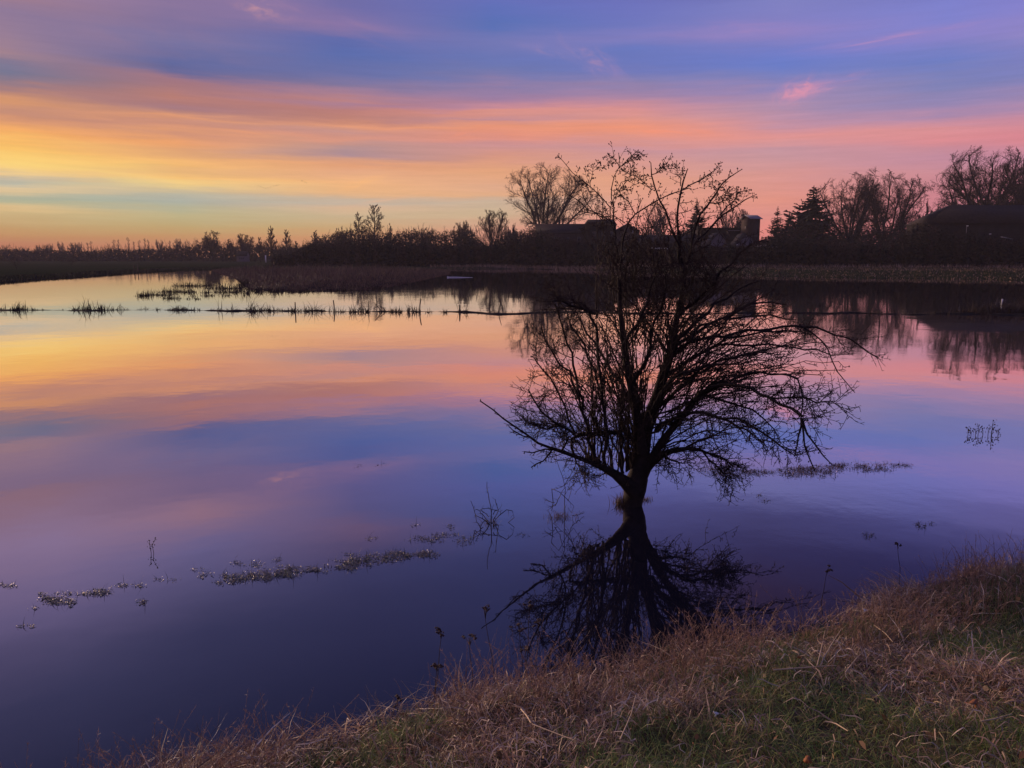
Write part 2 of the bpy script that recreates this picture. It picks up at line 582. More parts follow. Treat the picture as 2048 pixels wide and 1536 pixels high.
# ground: dark wet meadow, greener on the left field
M_ground = bpy.data.materials.new('meadow_ground')
M_ground.use_nodes = True
q = NG(M_ground.node_tree)
tc = q.n('ShaderNodeTexCoord').outputs['Object']
n1 = q.noise(tc, 0.05, 5.0, 0.6)
n2 = q.noise(tc, 0.9, 5.0, 0.65)
c = q.mix(q.rng(n1, 0.38, 0.62), (0.034, 0.046, 0.022, 1), (0.050, 0.050, 0.028, 1))
c = q.mix(q.rng(n2, 0.35, 0.7), c, (0.026, 0.033, 0.015, 1))
b = M_ground.node_tree.nodes['Principled BSDF']
b.inputs['Roughness'].default_value = 0.95
b.inputs['Specular IOR Level'].default_value = 0.0
q.link(c, b.inputs['Base Color'])

# water: murky floodwater whose mirror strength falls with the steepness of the view
M_water = bpy.data.materials.new('flood_water')
M_water.use_nodes = True
t = M_water.node_tree
t.nodes.clear()
q = NG(t)
pos_ = q.n('ShaderNodeNewGeometry').outputs['Position']
w1 = q.noise(pos_, 0.55, 3.0, 0.5)
w2 = q.noise(pos_, 5.0, 3.0, 0.55)
patch = q.noise(pos_, 0.09, 3.0, 0.5)
hgt = q.m('ADD', q.m('MULTIPLY', w1, 0.012), q.m('MULTIPLY', q.m('MULTIPLY', w2, 0.0034), q.rng(patch, 0.44, 0.66, 0.10, 1.0, True)))
bp = q.n('ShaderNodeBump')
bp.inputs['Strength'].default_value = 1.0
bp.inputs['Distance'].default_value = 0.35
q.link(hgt, bp.inputs['Height'])
lw = q.n('ShaderNodeLayerWeight')
q.link(bp.outputs[0], lw.inputs['Normal'])
face = q.m('SUBTRACT', 1.0, lw.outputs['Facing'])           # cosine of the angle to the surface normal
refl = q.ramp(face, [(0.0, (0.97,) * 3), (0.09, (0.93,) * 3), (0.20, (0.80,) * 3), (0.30, (0.57,) * 3), (0.40, (0.29,) * 3), (0.52, (0.145,) * 3), (0.62, (0.09,) * 3), (1.0, (0.06,) * 3)])
gl = q.n('ShaderNodeBsdfGlossy')
gl.inputs['Roughness'].default_value = 0.02
gl.inputs['Color'].default_value = (0.99, 0.95, 0.99, 1)
q.link(bp.outputs[0], gl.inputs['Normal'])
df = q.n('ShaderNodeBsdfDiffuse')
df.inputs['Color'].default_value = (0.012, 0.012, 0.022, 1)
mx = q.n('ShaderNodeMixShader')
q.link(refl, mx.inputs[0])
q.link(df.outputs[0], mx.inputs[1])
q.link(gl.outputs[0], mx.inputs[2])
ou = q.n('ShaderNodeOutputMaterial')
q.link(mx.outputs[0], ou.inputs[0])

# ------------------------------------------------------------------ water, ground, bank
Wg = Geo()
R = 1600
Wg.mesh([(-R, -R, 0), (R, -R, 0), (R, R, 0), (-R, R, 0)], [(0, 1, 2, 3)])
tag(Wg.build('water', M_water), 'still flood water mirroring the sunset sky', 'water', kind='structure')

# far shore: photo row of the waterline for photo columns
SHORE = [(-900, 640), (-400, 590), (0, 566), (200, 551), (300, 544), (400, 539), (480, 541), (620, 541), (800, 541), (900, 539), (1060, 538),
         (1300, 544), (1540, 553), (1700, 556), (1850, 558), (2048, 561), (2400, 566), (2900, 580)]
sx = np.array([s[0] for s in SHORE], float)
sy = np.array([s[1] for s in SHORE], float)
spts = np.array([on_z(a, b_) for a, b_ in SHORE])
s_az = np.arctan2(spts[:, 0], spts[:, 1])
s_r = np.hypot(spts[:, 0], spts[:, 1])
VN = VNoise(3)


def shore_r(a):
    a = np.asarray(a, float)
    r = np.interp(a, s_az, s_r)
    return r * (1 + 0.02 * (VN.fbm(a * 60 + 5, a * 0 + 1.0) - 0.5) * 2)


def land_z(x, y):
    """height of the far land (negative under water)"""
    a = np.arctan2(x, y)
    r = np.hypot(x, y)
    d = r - shore_r(a)
    right = np.clip((a - math.radians(-4)) / math.radians(14), 0, 1)
    z = np.where(d < 0, np.maximum(d * 0.12, -0.9), np.minimum(d * (0.035 + 0.02 * right), 0.35 + 0.55 * right))
    z = z + np.where(d > 0, 0.12 * (VN.fbm(x * 0.11, y * 0.11) - 0.5) * np.clip(d / 6, 0, 1), 0)
    return z


azs = np.concatenate([np.linspace(-180, -52, 40), np.linspace(-51.8, 51.8, 340), np.linspace(52, 180, 40)])
rs = np.concatenate([np.linspace(0.5, 50, 14), np.linspace(56, 180, 130), np.geomspace(185, 1600, 46)])
A, Rr = np.meshgrid(np.radians(azs), rs, indexing='ij')
X, Y = Rr * np.sin(A), Rr * np.cos(A)
Z = land_z(X, Y)
Z = np.where(np.abs(A) > math.radians(60), -0.9, Z)
na, nr = A.shape
idx = np.arange(na * nr).reshape(na, nr)
fq = np.stack([idx[:-1, :-1], idx[1:, :-1], idx[1:, 1:], idx[:-1, 1:]], -1).reshape(-1, 4)
Gg = Geo()
b0 = Gg._push(np.stack([X, Y, Z], -1), None)
Gg.f4.append(fq[:, ::-1])
tag(Gg.build('ground', M_ground, smooth=True), 'flat dark meadow beyond the flood', 'meadow', kind='structure')

# near bank: waterline runs from lower left to upper right
BP0, BP1 = on_z(420, 1536)[:2], on_z(2048, 1132)[:2]
BD = nrm(BP1 - BP0)
BN = np.array([BD[1], -BD[0]])                             # landward
VB = VNoise(11)


def bank_d(x, y):
    s = (x - BP0[0]) * BD[0] + (y - BP0[1]) * BD[1]
    d = (x - BP0[0]) * BN[0] + (y - BP0[1]) * BN[1]
    return d + 0.45 * (VB.fbm(s * 0.55 + 2.0, s * 0 + 0.4) - 0.5), s


def bank_z(x, y):
    d, s = bank_d(x, y)
    z = np.where(d < 0, np.maximum(d * 0.5, -0.7), np.where(d < 5.2, 0.30 * d, 1.56 + 0.10 * (d - 5.2)))
    z = np.minimum(z, 2.0)
    lump = 0.34 * (VB.fbm(x * 1.0 + 3, y * 1.0) - 0.5) + 0.12 * (VB.fbm(x * 2.6, y * 2.6 + 9) - 0.5)
    return z + lump * np.clip((d + 0.1) / 0.6, 0, 1)


gx = np.linspace(-26, 30, 281)
gd = np.linspace(-2.0, 16, 121)
S_, D_ = np.meshgrid(gx, gd, indexing='ij')
X = BP0[0] + S_ * BD[0] + D_ * BN[0]
Y = BP0[1] + S_ * BD[1] + D_ * BN[1]
Z = bank_z(X, Y) - 0.01
idx = np.arange(X.size).reshape(X.shape)
fq = np.stack([idx[:-1, :-1], idx[1:, :-1], idx[1:, 1:], idx[:-1, 1:]], -1).reshape(-1, 4)
Gg = Geo()
Gg._push(np.stack([X, Y, Z], -1), None)
Gg.f4.append(fq[:, ::-1])
tag(Gg.build('bank', M_soil, smooth=True), 'sloping grassy bank of the dyke in front', 'bank', kind='structure')

# ------------------------------------------------------------------ growing things
def interp_paths(P, R, t):
    """points, tangents, radii at parameter t (M,k) on paths P (M,N,3)"""
    M, N = P.shape[:2]
    u = np.clip(t, 0, 1) * (N - 1)
    i = np.minimum(u.astype(int), N - 2)
    f = (u - i)[..., None]
    m = np.arange(M)[:, None]
    p = P[m, i] * (1 - f) + P[m, i + 1] * f
    tan = nrm(P[m, i + 1] - P[m, i])
    r = R[m, i] * (1 - f[..., 0]) + R[m, i + 1] * f[..., 0]
    return p, tan, r


def grow(rng, P, R, k, t0, t1, ang, ang_sd, L, N=5, wig=0.12, lift=0.0, rr=0.6, tip=0.3, rmin=0.001, abslen=False, end_short=0.5, strat=False, lv=0.9, rmax=9.0):
    M = P.shape[0]
    t = t0 + (t1 - t0) * (np.arange(k)[None] + rng.random((M, k))) / k
    p, tan, r = interp_paths(P, R, t)
    plen = np.linalg.norm(np.diff(P, axis=1), axis=2).sum(1)[:, None]
    if abslen:
        ln = L * (1 - lv / 2 + lv * rng.random((M, k)))
    else:
        ln = L * plen * (0.6 + 0.8 * rng.random((M, k)))
    ln = ln * (1 - end_short * t)
    a = np.radians(ang + ang_sd * rng.standard_normal((M, k)))[..., None]
    rv = rng.standard_normal((M, k, 3))
    if strat:
        e1 = np.cross(tan, np.array([0.83, 0.31, 0.46]))
        e1 = nrm(e1)
        e2 = np.cross(tan, e1)
        ph = (rng.random((M, 1)) * 6.28 + np.arange(k)[None] * 2.39996 + 0.35 * rng.standard_normal((M, k)))[..., None]
        rv = np.cos(ph) * e1 + np.sin(ph) * e2
    perp = nrm(rv - (rv * tan).sum(-1, keepdims=True) * tan)
    d = nrm(np.cos(a) * tan + np.sin(a) * perp).reshape(-1, 3)
    p = p.reshape(-1, 3)
    ln = ln.reshape(-1, 1)
    Q = np.zeros((len(p), N, 3))
    Q[:, 0] = p
    for i in range(1, N):
        d = nrm(d + wig * rng.standard_normal(d.shape) + np.array([0, 0, lift]))
        Q[:, i] = Q[:, i - 1] + d * ln / (N - 1)
    r0 = np.clip(r.reshape(-1, 1) * rr, rmin, max(rmax, rmin))
    RR = r0 * (1 - (1 - tip) * np.linspace(0, 1, N)[None])
    return Q, np.maximum(RR, rmin * 0.6)


def fit(parts, H, Wd, rnd=True):
    """scale grown tubes so the whole stands H high and Wd wide"""
    allp = np.concatenate([p[0].reshape(-1, 3) for p in parts])
    zt = np.percentile(allp[:, 2], 98.0 if rnd else 99.8)
    wt = np.percentile(np.hypot(allp[:, 0], allp[:, 1]), 95.0 if rnd else 98.5) * 2
    s = np.array([Wd / wt, Wd / wt, H / zt])
    out = []
    for p, r in parts:
        q = p * s
        c = np.array([0, 0, H * 0.52])
        v = (q - c) / np.array([Wd * 0.5, Wd * 0.5, H * 0.48])
        L = np.linalg.norm(v, axis=-1, keepdims=True)
        up_ = q[..., 2:3] > H * 0.3
        k = np.where((L > 1.0) & up_, (1.0 + (L - 1.0) * 0.45) / np.maximum(L, 1e-6), 1.0) if rnd else 1.0
        out.append((c + (q - c) * k, r))
    return out


def bare_tree(seed, H, Wd, kind='spread', rmin=0.012, fine=1.0):
    """-> thick tubes, thin tubes of a leafless tree"""
    rng = np.random.default_rng(seed)

    def stem(h, n, wob, r0, r1):
        z = np.linspace(0, h, n)
        w = np.cumsum(wob * rng.standard_normal((n, 2)), axis=0)
        w -= w[0]
        return np.concatenate([w, z[:, None]], 1)[None], np.linspace(r0, r1, n)[None]

    if kind == 'spread':                                    # several sinuous stems from a short bole, vase shaped
        tr, R0 = stem(0.20, 5, 0.006, 0.034, 0.028)
        l1 = grow(rng, tr, R0, 8, 0.5, 1.0, 27, 10, 0.78, 10, 0.08, 0.012, 0.58, 0.22, abslen=True, end_short=0.0, strat=True, lv=0.2)
        l2 = grow(rng, *l1, 11, 0.25, 1.0, 38, 9, 0.36, 7, 0.11, 0.03, 0.55, 0.3, 0.001, end_short=0.45, strat=True)
        ks = (8, 6)
    elif kind == 'round':
        tr, R0 = stem(0.40, 5, 0.008, 0.036, 0.024)
        l1 = grow(rng, tr, R0, 12, 0.40, 1.0, 46, 14, 0.56, 8, 0.10, 0.03, 0.55, 0.28, abslen=True, end_short=0.05, strat=True, lv=0.3)
        l2 = grow(rng, *l1, 10, 0.2, 1.0, 42, 10, 0.42, 6, 0.13, 0.02, 0.6, 0.3, 0.001, end_short=0.4, strat=True)
        ks = (8, 5)
    elif kind == 'birch':
        tr, R0 = stem(0.97, 11, 0.007, 0.020, 0.004)
        l1 = grow(rng, tr, R0, 24, 0.20, 0.98, 36, 6, 0.36, 6, 0.07, 0.09, 0.5, 0.3, abslen=True, end_short=0.80, strat=True, lv=0.5)
        l2 = grow(rng, *l1, 7, 0.2, 1.0, 30, 9, 0.42, 5, 0.10, 0.05, 0.6, 0.3, 0.001, strat=True)
        ks = (6, 3)
    elif kind == 'poplar':
        tr, R0 = stem(0.97, 7, 0.006, 0.022, 0.005)
        l1 = grow(rng, tr, R0, 16, 0.2, 1.0, 24, 6, 0.22, 5, 0.08, 0.12, 0.5, 0.3, abslen=True, end_short=0.5, strat=True, lv=0.4)
        l2 = grow(rng, *l1, 5, 0.2, 1.0, 28, 8, 0.45, 4, 0.1, 0.08, 0.6, 0.3, 0.001)
        ks = (4,)
    elif kind == 'gnarled':
        tr = np.array([[0, 0, 0], [0.02, 0, 0.2], [-0.03, 0, 0.4], [0.03, 0, 0.6], [0.0, 0, 0.8]])[None]
        R0 = np.linspace(0.05, 0.03, 5)[None]
        l1 = grow(rng, tr, R0, 12, 0.55, 1.0, 72, 12, 0.36, 7, 0.28, 0.10, 0.5, 0.4, abslen=True, end_short=0.1, strat=True, lv=0.4)
        l2 = grow(rng, *l1, 7, 0.3, 1.0, 55, 18, 0.42, 5, 0.3, 0.04, 0.6, 0.4, 0.001)
        ks = (5,)
    else:                                                   # shrub: many stems from the ground
        n = 9
        a = rng.random(n) * 2 * np.pi
        tr = np.stack([np.stack([np.cos(a) * 0.05 * j * (0.5 + rng.random(n)), np.sin(a) * 0.05 * j * (0.5 + rng.random(n)), np.full(n, 0.17 * j)], -1) for j in range(6)], 1)
        R0 = np.tile(np.linspace(0.016, 0.005, 6), (n, 1))
        l1 = grow(rng, tr, R0, 9, 0.15, 1.0, 40, 12, 0.42, 5, 0.14, 0.05, 0.6, 0.3, end_short=0.3)
        l2 = grow(rng, *l1, 7, 0.15, 1.0, 42, 12, 0.5, 4, 0.15, 0.03, 0.6, 0.3, 0.001)
        ks = (5,)
    parts = [(tr, R0), l1, l2]
    for i, k in enumerate(ks):
        k = max(2, int(k * fine))
        parts.append(grow(rng, *parts[-1], k, 0.08, 1.0, 40, 14, 0.50, 4 if i == 0 else 3, 0.12, 0.07, 0.6, 0.4, 0.0005, end_short=0.30))
    if fine > 1.15:
        parts.append(grow(rng, *parts[-1], 3, 0.2, 1.0, 40, 14, 0.55, 3, 0.14, 0.02, 0.6, 0.5, 0.0004, end_short=0.2))
    parts = fit(parts, H, Wd, kind in ('spread', 'round'))
    out = []
    for j, (p, r) in enumerate(parts):
        out.append((p, np.maximum(r * H, rmin * (1.0, 1.0, 0.9, 0.56, 0.36, 0.24)[min(j, 5)] * 1.5)))
    return out[:2], out[2:]


def far_k(px, Y):
    return 1.0 if Y < 99 or Y > 300 else (1.75 if px < 600 else 1.42 * float(FAR(px)))


def add_tree(name, px, top, wpx, Y, label, cat='tree', kind='spread', seed=1, group=None, base_z=None, rmin=None, fine=1.0, split_parts=True):
    Y = Y * far_k(px, Y)
    P0 = at(px, top, Y)
    zb = float(land_z(P0[0], Y)) - 0.08 if base_z is None else base_z
    H = P0[2] - zb
    Wd = wpx / F * Y
    rm = rmin if rmin else 0.00016 * Y
    thick, thin = bare_tree(seed, H, Wd, kind, rm, fine)
    root = thing(name, (P0[0], Y, zb), label, cat, group)
    gt = Geo()
    for p, r in thick:
        gt.tubes(p, r, 5)
    gt.build('trunk', M_fartrunk, root, True)
    gc = Geo()
    for j, (p, r) in enumerate(thin):
        if j == 0:
            gc.tubes(p, r, 3)
        else:
            rg = np.random.default_rng(seed + j)
            sd = nrm(np.cross(p[:, -1] - p[:, 0], rg.standard_normal((len(p), 3))))
            gc.ribbons(p, sd, r * 1.15, np.ones((len(p), 3)))
    tag(gc.build('crown', M_fartwig, root), kind='stuff')
    return root


def conifer(name, px, top, wpx, Y, label, seed, group=None, base_z=None, droop=0.35, whorls=26, vis=0.42):
    rng = np.random.default_rng(seed)
    Y = Y * far_k(px, Y)
    P0 = at(px, top, Y)
    zb = float(land_z(P0[0], Y)) - 0.08 if base_z is None else base_z
    H = P0[2] - zb
    Rw = wpx / F * Y / 2
    root = thing(name, (P0[0], Y, zb), label, 'conifer', group)
    gt = Geo()
    gt.tubes(np.array([[0, 0, H * q_] for q_ in np.linspace(0, 1, 9)]), np.linspace(0.016 * H, 0.012 * Rw + 0.02, 9), 6)
    gn = Geo()
    whorls = int(whorls * 1.5)
    for w in range(whorls):
        f = 0.05 + 0.93 * (w + 0.6 * rng.random()) / whorls
        k = 6
        a = rng.random() * 6.28 + np.arange(k) * 2 * np.pi / k + 0.4 * rng.standard_normal(k)
        fk = np.clip(f + 0.022 * rng.standard_normal(k), 0.04, 0.985)
        lk = (Rw * np.minimum(1.0, (1 - fk) / vis) ** 0.95 + 0.03 * Rw) * np.where(rng.random(k) < 0.25, 1.12, 0.62 + 0.38 * rng.random(k))
        z = (H * fk)[:, None]
        ln = lk.mean()
        tt = np.linspace(0, 1, 5)
        P = np.stack([np.cos(a)[:, None] * lk[:, None] * tt, np.sin(a)[:, None] * lk[:, None] * tt,
                      z + lk[:, None] * (-droop * tt + 0.95 * droop * tt ** 2.2 + 0.10 * tt)], -1)
        gt.tubes(P, np.tile(np.linspace(0.035, 0.012, 5), (k, 1)), 3)
        # needle sprays along each bough
        n = 18
        ts = np.tile((np.arange(n) + 0.5) / n, (k, 1)) + 0.03 * rng.standard_normal((k, n))
        p, tan, _ = interp_paths(P, np.ones((k, 5)), ts)
        side = nrm(np.cross(tan, np.array([0, 0, 1.0])))
        sgn = rng.choice([-1, 1], (k, n, 1))
        sz = (0.16 + 0.28 * rng.random((k, n, 1))) * (lk[:, None, None] * (1.0 - 0.5 * ts[..., None]) + 0.12 * Rw)
        tipv = p + nrm(tan * 0.7 + side * sgn * 0.9 + np.array([0, 0, -0.35]) + 0.25 * rng.standard_normal(p.shape)) * sz
        wv = nrm(tan + 0.5 * rng.standard_normal(p.shape)) * sz * 0.36
        tri = np.stack([p - wv, p + wv, tipv], 2).reshape(-1, 3, 3)
        cc = (0.6 + 0.9 * rng.random((len(tri), 1))) * np.ones((1, 3))
        gn.tris(tri, cc)
    gt.build('trunk', M_fartrunk, root, True)
    tag(gn.build('crown', M_needle, root), kind='stuff')
    return root


# ------------------------------------------------------------------ far skyline on the left: hedge, poplars, small trees
def cards(gm, pts, size, rng, cols, squash=1.0):
    """leaf clumps: two crossed ragged triangles at each point"""
    n = len(pts)
    for _ in range(1):
        a = nrm(rng.standard_normal((n, 3)))
        b_ = nrm(np.cross(a, rng.standard_normal((n, 3))))
        s = size[:, None]
        a2, b2 = a * s, b_ * s * squash
        gm.tris(np.stack([pts - a2 * 0.6 - b2 * 0.5, pts + a2 * 0.6 - b2 * 0.35, pts + b2 * 0.7], 1), cols)


def mass(name, prof, bottom, depth_of, thick, n_cards, n_stems, size, cols, seed, label, cat, stem_h=0.6):
    """a far-off wood edge or hedge that reads as one mass; prof = its top row along photo columns"""
    rng = np.random.default_rng(seed)
    vn = VNoise(seed)
    px = np.array([p[0] for p in prof], float)
    py = np.array([p[1] for p in prof], float)
    x = px[0] + (px[-1] - px[0]) * rng.random(n_cards)
    Yb = depth_of(x)
    Yd = Yb + thick * rng.random(n_cards) ** 1.3
    zt = np.array([at(a, np.interp(a, px, py), d)[2] for a, d in zip(x, Yb)])
    X_ = (x - 1024) / F * Yd / (CP + SP * 0.15)
    zt = zt + (vn.fbm(x * 0.06, Yd * 0.2, 4) - 0.42) * zt * 0.42
    z0 = land_z(X_, Yd)
    h = np.maximum(zt - z0, 0.4)
    u = rng.random(n_cards) ** 0.72
    pts = np.stack([X_, Yd, z0 + h * u], -1)
    gm = Geo()
    pal = np.array(cols)
    ci = (vn.fbm(x * 0.03, h * 0.4, 2) * len(pal)).astype(int) % len(pal)
    cc = pal[ci] * (0.6 + 0.8 * rng.random((n_cards, 1)))
    cards(gm, pts, size * (0.6 + 0.9 * rng.random(n_cards)) * (1.25 - 0.85 * u), rng, cc)
    # stems and switches sticking out of the top
    i = rng.integers(0, n_cards, n_stems)
    base = np.stack([X_[i], Yd[i], z0[i] + h[i] * (0.35 + 0.45 * rng.random(n_stems))], -1)
    L = h[i] * stem_h * (0.3 + 0.8 * rng.random(n_stems))
    d = nrm(np.stack([0.35 * rng.standard_normal(n_stems), 0.35 * rng.standard_normal(n_stems), np.ones(n_stems)], -1))
    tt = np.linspace(0, 1, 4)
    P = base[:, None] + d[:, None] * L[:, None, None] * tt[None, :, None] + 0.05 * L[:, None, None] * rng.standard_normal((n_stems, 4, 3)) * tt[None, :, None]
    rad = np.tile(np.linspace(1.0, 0.4, 4), (n_stems, 1)) * (0.00026 * Yd[i])[:, None]
    gm.tubes(P, rad, 3, pal[ci[i]] * 0.9 + 0.01)
    tw = grow(rng, P, rad, 4, 0.3, 1.0, 35, 10, 0.4, 3, 0.15, 0.05, 0.7, 0.5, 0.004)
    gm.tubes(tw[0], np.maximum(tw[1], 0.012), 3, np.tile(pal[0] * 1.1, (len(tw[0]), 1)))
    return tag(gm.build(name, M_thicket), label, cat, kind='stuff')


DK = [(0.028, 0.021, 0.022), (0.019, 0.020, 0.018), (0.042, 0.027, 0.025), (0.017, 0.019, 0.019), (0.033, 0.025, 0.021), (0.022, 0.018, 0.019)]
mass('hedgerow', [(-700, 500), (-60, 501), (30, 500), (60, 503), (90, 499), (130, 503), (180, 502), (215, 500), (260, 501), (310, 500), (345, 497), (390, 493), (420, 488), (470, 493),
                  (520, 492), (560, 494), (600, 497), (640, 492)], 521, lambda x: np.full_like(x, 440.0), 34, 20000, 2600, 1.25, DK, 21,
     'low dark hedgerow along the far edge of the left meadow', 'hedge', 0.75)

GP = 'slender bare trees along the far left skyline'
lab = 'leftmost poplar of the close pair at the row start over the hedge'
POPL = [lab, 'right-hand poplar of the close pair at the row start over the hedge', 'tall thick-stemmed poplar standing highest in the skyline row',
        'short poplar just right of the tallest skyline poplar', 'second poplar right of the tallest skyline poplar', 'tall poplar in the middle of the five right of the tallest one',
        'last poplar of the five right of the tallest skyline one', 'poplar between two round-headed trees at the row end', 'left stem of the thin pair before the dense broad tree',
        'right stem of the thin pair before the dense broad tree', 'left stem of the thin pair among the small round trees', 'right stem of the thin pair among the small round trees']
proto = None
for i, (px, top, w) in enumerate([(228, 480, 7), (235, 480, 8), (255, 475, 6), (268, 484, 7), (278, 481, 6), (288, 477, 7), (296, 480, 6), (340, 482, 6), (370, 483, 5), (377, 483, 5), (175, 486, 7), (182, 483, 6)]):
    Yp = 640.0 + (i * 37) % 60
    P0 = at(px, top - 1, Yp)
    if proto is None:
        proto = add_tree('poplar_tree', px, top - 1, w + 3, Yp, lab, 'tree', 'poplar', 300, GP, base_z=0.2, rmin=0.055)
        pH, pW = P0[2] - 0.2, (w + 3) / F * Yp
    else:
        s = (P0[2] - 0.2) / pH
        sw = ((w + 3) / F * Yp) / pW
        copy_thing(proto, (P0[0], Yp, 0.2), i * 1.7, (sw, sw, s), POPL[i])
lab = 'low round bare tree, second from the left edge of the skyline'
ROUNDL = [lab, 'small round bare tree, third from the left edge of the skyline', 'broad round bare tree, fourth from the left edge of the skyline',
          'narrow round bare tree left of the widest skyline tree', 'widest round bare tree of the left skyline group', 'thin round bare tree just right of the widest one',
          'round bare tree right of the five poplars', 'round bare tree last in the skyline row before the broad tree', 'lowest round bare tree right at the left edge of the skyline']
GP = 'round-headed bare trees along the far left skyline'
proto = None
for i, (px, top, w) in enumerate([(50, 494, 16), (75, 489, 15), (98, 486, 18), (120, 482, 14), (145, 484, 22), (158, 483, 14), (318, 478, 18), (355, 476, 20), (14, 496, 14)]):
    Yp = 600.0 + (i * 53) % 70
    P0 = at(px, top + 1, Yp)
    if proto is None:
        proto = add_tree('round_tree', px, top + 1, w, Yp, lab, 'tree', 'round', 310, GP, base_z=0.2, fine=0.6, rmin=0.045)
        pH, pW = P0[2] - 0.2, w / F * Yp
    else:
        s = (P0[2] - 0.2) / pH
        sw = (w / F * Yp) / pW
        copy_thing(proto, (P0[0], Yp, 0.2), i * 2.1, (sw, sw, s), ROUNDL[i])

add_tree('oak_tree', 421, 464, 66, 235, 'dense broad bare tree standing highest over the left meadow end', kind='round', seed=41)
add_tree('oak_tree', 487, 469, 48, 250, 'wide umbrella-shaped bare tree between the dense tree and narrow trees', kind='spread', seed=42)
add_tree('young_tree', 459, 478, 22, 240, 'small thin bare tree wedged beside the umbrella-shaped tree', kind='birch', seed=43, fine=0.7)
add_tree('birch_tree', 540, 451, 26, 225, 'tall pointed narrow bare birch above the hedge left of the thicket', kind='birch', seed=44)
add_tree('birch_tree', 573, 459, 28, 222, 'egg-shaped bare birch just right of the pointed birch', kind='birch', seed=45)
add_tree('birch_tree', 519, 474, 18, 232, 'short feathery bare birch just left of the pointed birch', kind='birch', seed=46, fine=0.7)
add_tree('young_tree', 592, 482, 14, 228, 'tiny bare tree in the gap before the long thicket', kind='birch', seed=47, fine=0.6)
add_tree('young_tree', 628, 460, 24, 190, 'pale wispy tree at the left end of the long thicket', kind='birch', seed=48)

# ------------------------------------------------------------------ thicket along the far shore
thick_prof = [(545, 516), (575, 511), (600, 501), (620, 486), (650, 472), (690, 466), (735, 466), (790, 470), (815, 462), (850, 460), (880, 468), (905, 462), (925, 455), (945, 463), (958, 478), (968, 490), (980, 493), (990, 484),
              (1005, 470), (1040, 462), (1070, 455), (1100, 468), (1180, 478), (1250, 480), (1292, 488), (1303, 500), (1341, 500), (1350, 486), (1375, 482), (1400, 492), (1500, 494), (1540, 470), (1580, 452), (1640, 452), (1690, 462),
              (1740, 458), (1790, 452), (1830, 452), (1870, 456), (1915, 466), (1945, 470), (1990, 480), (2025, 486), (2048, 470), (2120, 445), (2280, 440)]


def thick_depth(x):
    return np.interp(x, [585, 900, 1100, 1400, 1700, 2048, 2700], [165, 150, 128, 112, 108, 100, 90]) * FAR(x)


front = []
for x_, y_ in thick_prof:                                  # the scrub at the water is lower than the wood, except before the barn and the farmhouse end
    lo = 470 if 1035 < x_ < 1105 else (y_ if x_ > 1800 else 486 + 5 * math.sin(x_ * 0.023))
    front.append((x_, max(y_, lo)))
mass('thicket', front, 530, thick_depth, 20, 72000, 4200, 0.66, DK, 22,
     'long dark thicket of winter scrub along the far shore', 'thicket', 0.4)
mass('wood_edge', [(x_, min(y_, 500)) for x_, y_ in thick_prof], 500, lambda x: thick_depth(x) * 1.42, 26, 46000, 3600, 1.0, DK, 23,
     'dark edge of bare woodland rising behind the shore thicket', 'woodland', 0.4)

add_tree('birch_tree', 716, 424, 52, 168, 'leaning twin of the tall birch, lower, over the long thicket', kind='birch', seed=51)
add_tree('birch_tree', 747, 408, 56, 165, 'tallest slim birch over the long thicket, left of centre', kind='birch', seed=52)
add_tree('birch_tree', 779, 446, 24, 172, 'low faint birch beside the tallest slim birch', kind='birch', seed=53)
add_tree('young_tree', 680, 455, 40, 168, 'low bushy bare tree left of the two slim birches', kind='shrub', seed=54)
add_tree('young_tree', 845, 456, 60, 160, 'broad low bare tree on the thicket before the notch of sky', kind='shrub', seed=55)
add_tree('ivy_tree', 925, 443, 44, 152, 'dark ivy-clad tree left of the bright notch of sky', kind='round', seed=56)
add_tree('willow_tree', 985, 420, 88, 150, 'wispy bare willow standing in the bright notch of sky', kind='spread', seed=57)
add_tree('young_tree', 1022, 448, 36, 146, 'twiggy bare tree between willow and the great vase-shaped tree', kind='shrub', seed=58)
add_tree('lime_tree', 1086, 334, 222, 150, 'great vase-shaped bare tree rising over the farmhouse roof', kind='spread', seed=63, fine=1.3)
conifer('small_conifer', 1090, 431, 24, 143, 'small dark conifer in front of the great vase-shaped tree', 71, whorls=16)
conifer('small_conifer', 1137, 436, 22, 158, 'small conifer tip behind the long farmhouse roof', 72, whorls=14)
conifer('small_conifer', 1216, 426, 26, 160, 'small conifer tip behind the hipped farmhouse roof', 73, whorls=14)
add_tree('ash_tree', 1311, 408, 66, 150, 'bare multi-stemmed tree behind the thorn tree and long barn', kind='shrub', seed=59)
conifer('spruce_tree', 1394, 400, 58, 130, 'dense dark cone-shaped spruce seen through the thorn branches', 74, whorls=24, droop=0.3, vis=0.5)
add_tree('ash_tree', 1468, 416, 74, 148, 'bare low-crowned tree left of the brick tower', kind='round', seed=60)
conifer('spruce_tree', 1556, 412, 40, 118, 'thin pointed spruce just right of the brick tower', 75, whorls=22)
conifer('spruce_tree', 1579, 424, 46, 120, 'blunt spruce squeezed between thin spruce and the big spruce', 76, whorls=20)
conifer('spruce_tree', 1628, 371, 96, 112, 'big ragged spruce, the tallest conifer on the far shore', 77, droop=0.42, whorls=22)
add_tree('lime_tree', 1712, 348, 160, 118, 'wide bare tree with forked trunk right of the big spruce', kind='spread', seed=85, fine=1.3)
add_tree('lime_tree', 1776, 344, 156, 121, 'wide bare tree reaching right, behind the forked one', kind='spread', seed=86, fine=1.3)
add_tree('young_tree', 1815, 418, 60, 112, 'dark low twiggy tree under the right-reaching bare tree', kind='round', seed=64)
add_tree('gnarled_tree', 1856, 401, 34, 110, 'little gnarled flat-topped tree before the big barn', kind='gnarled', seed=65)
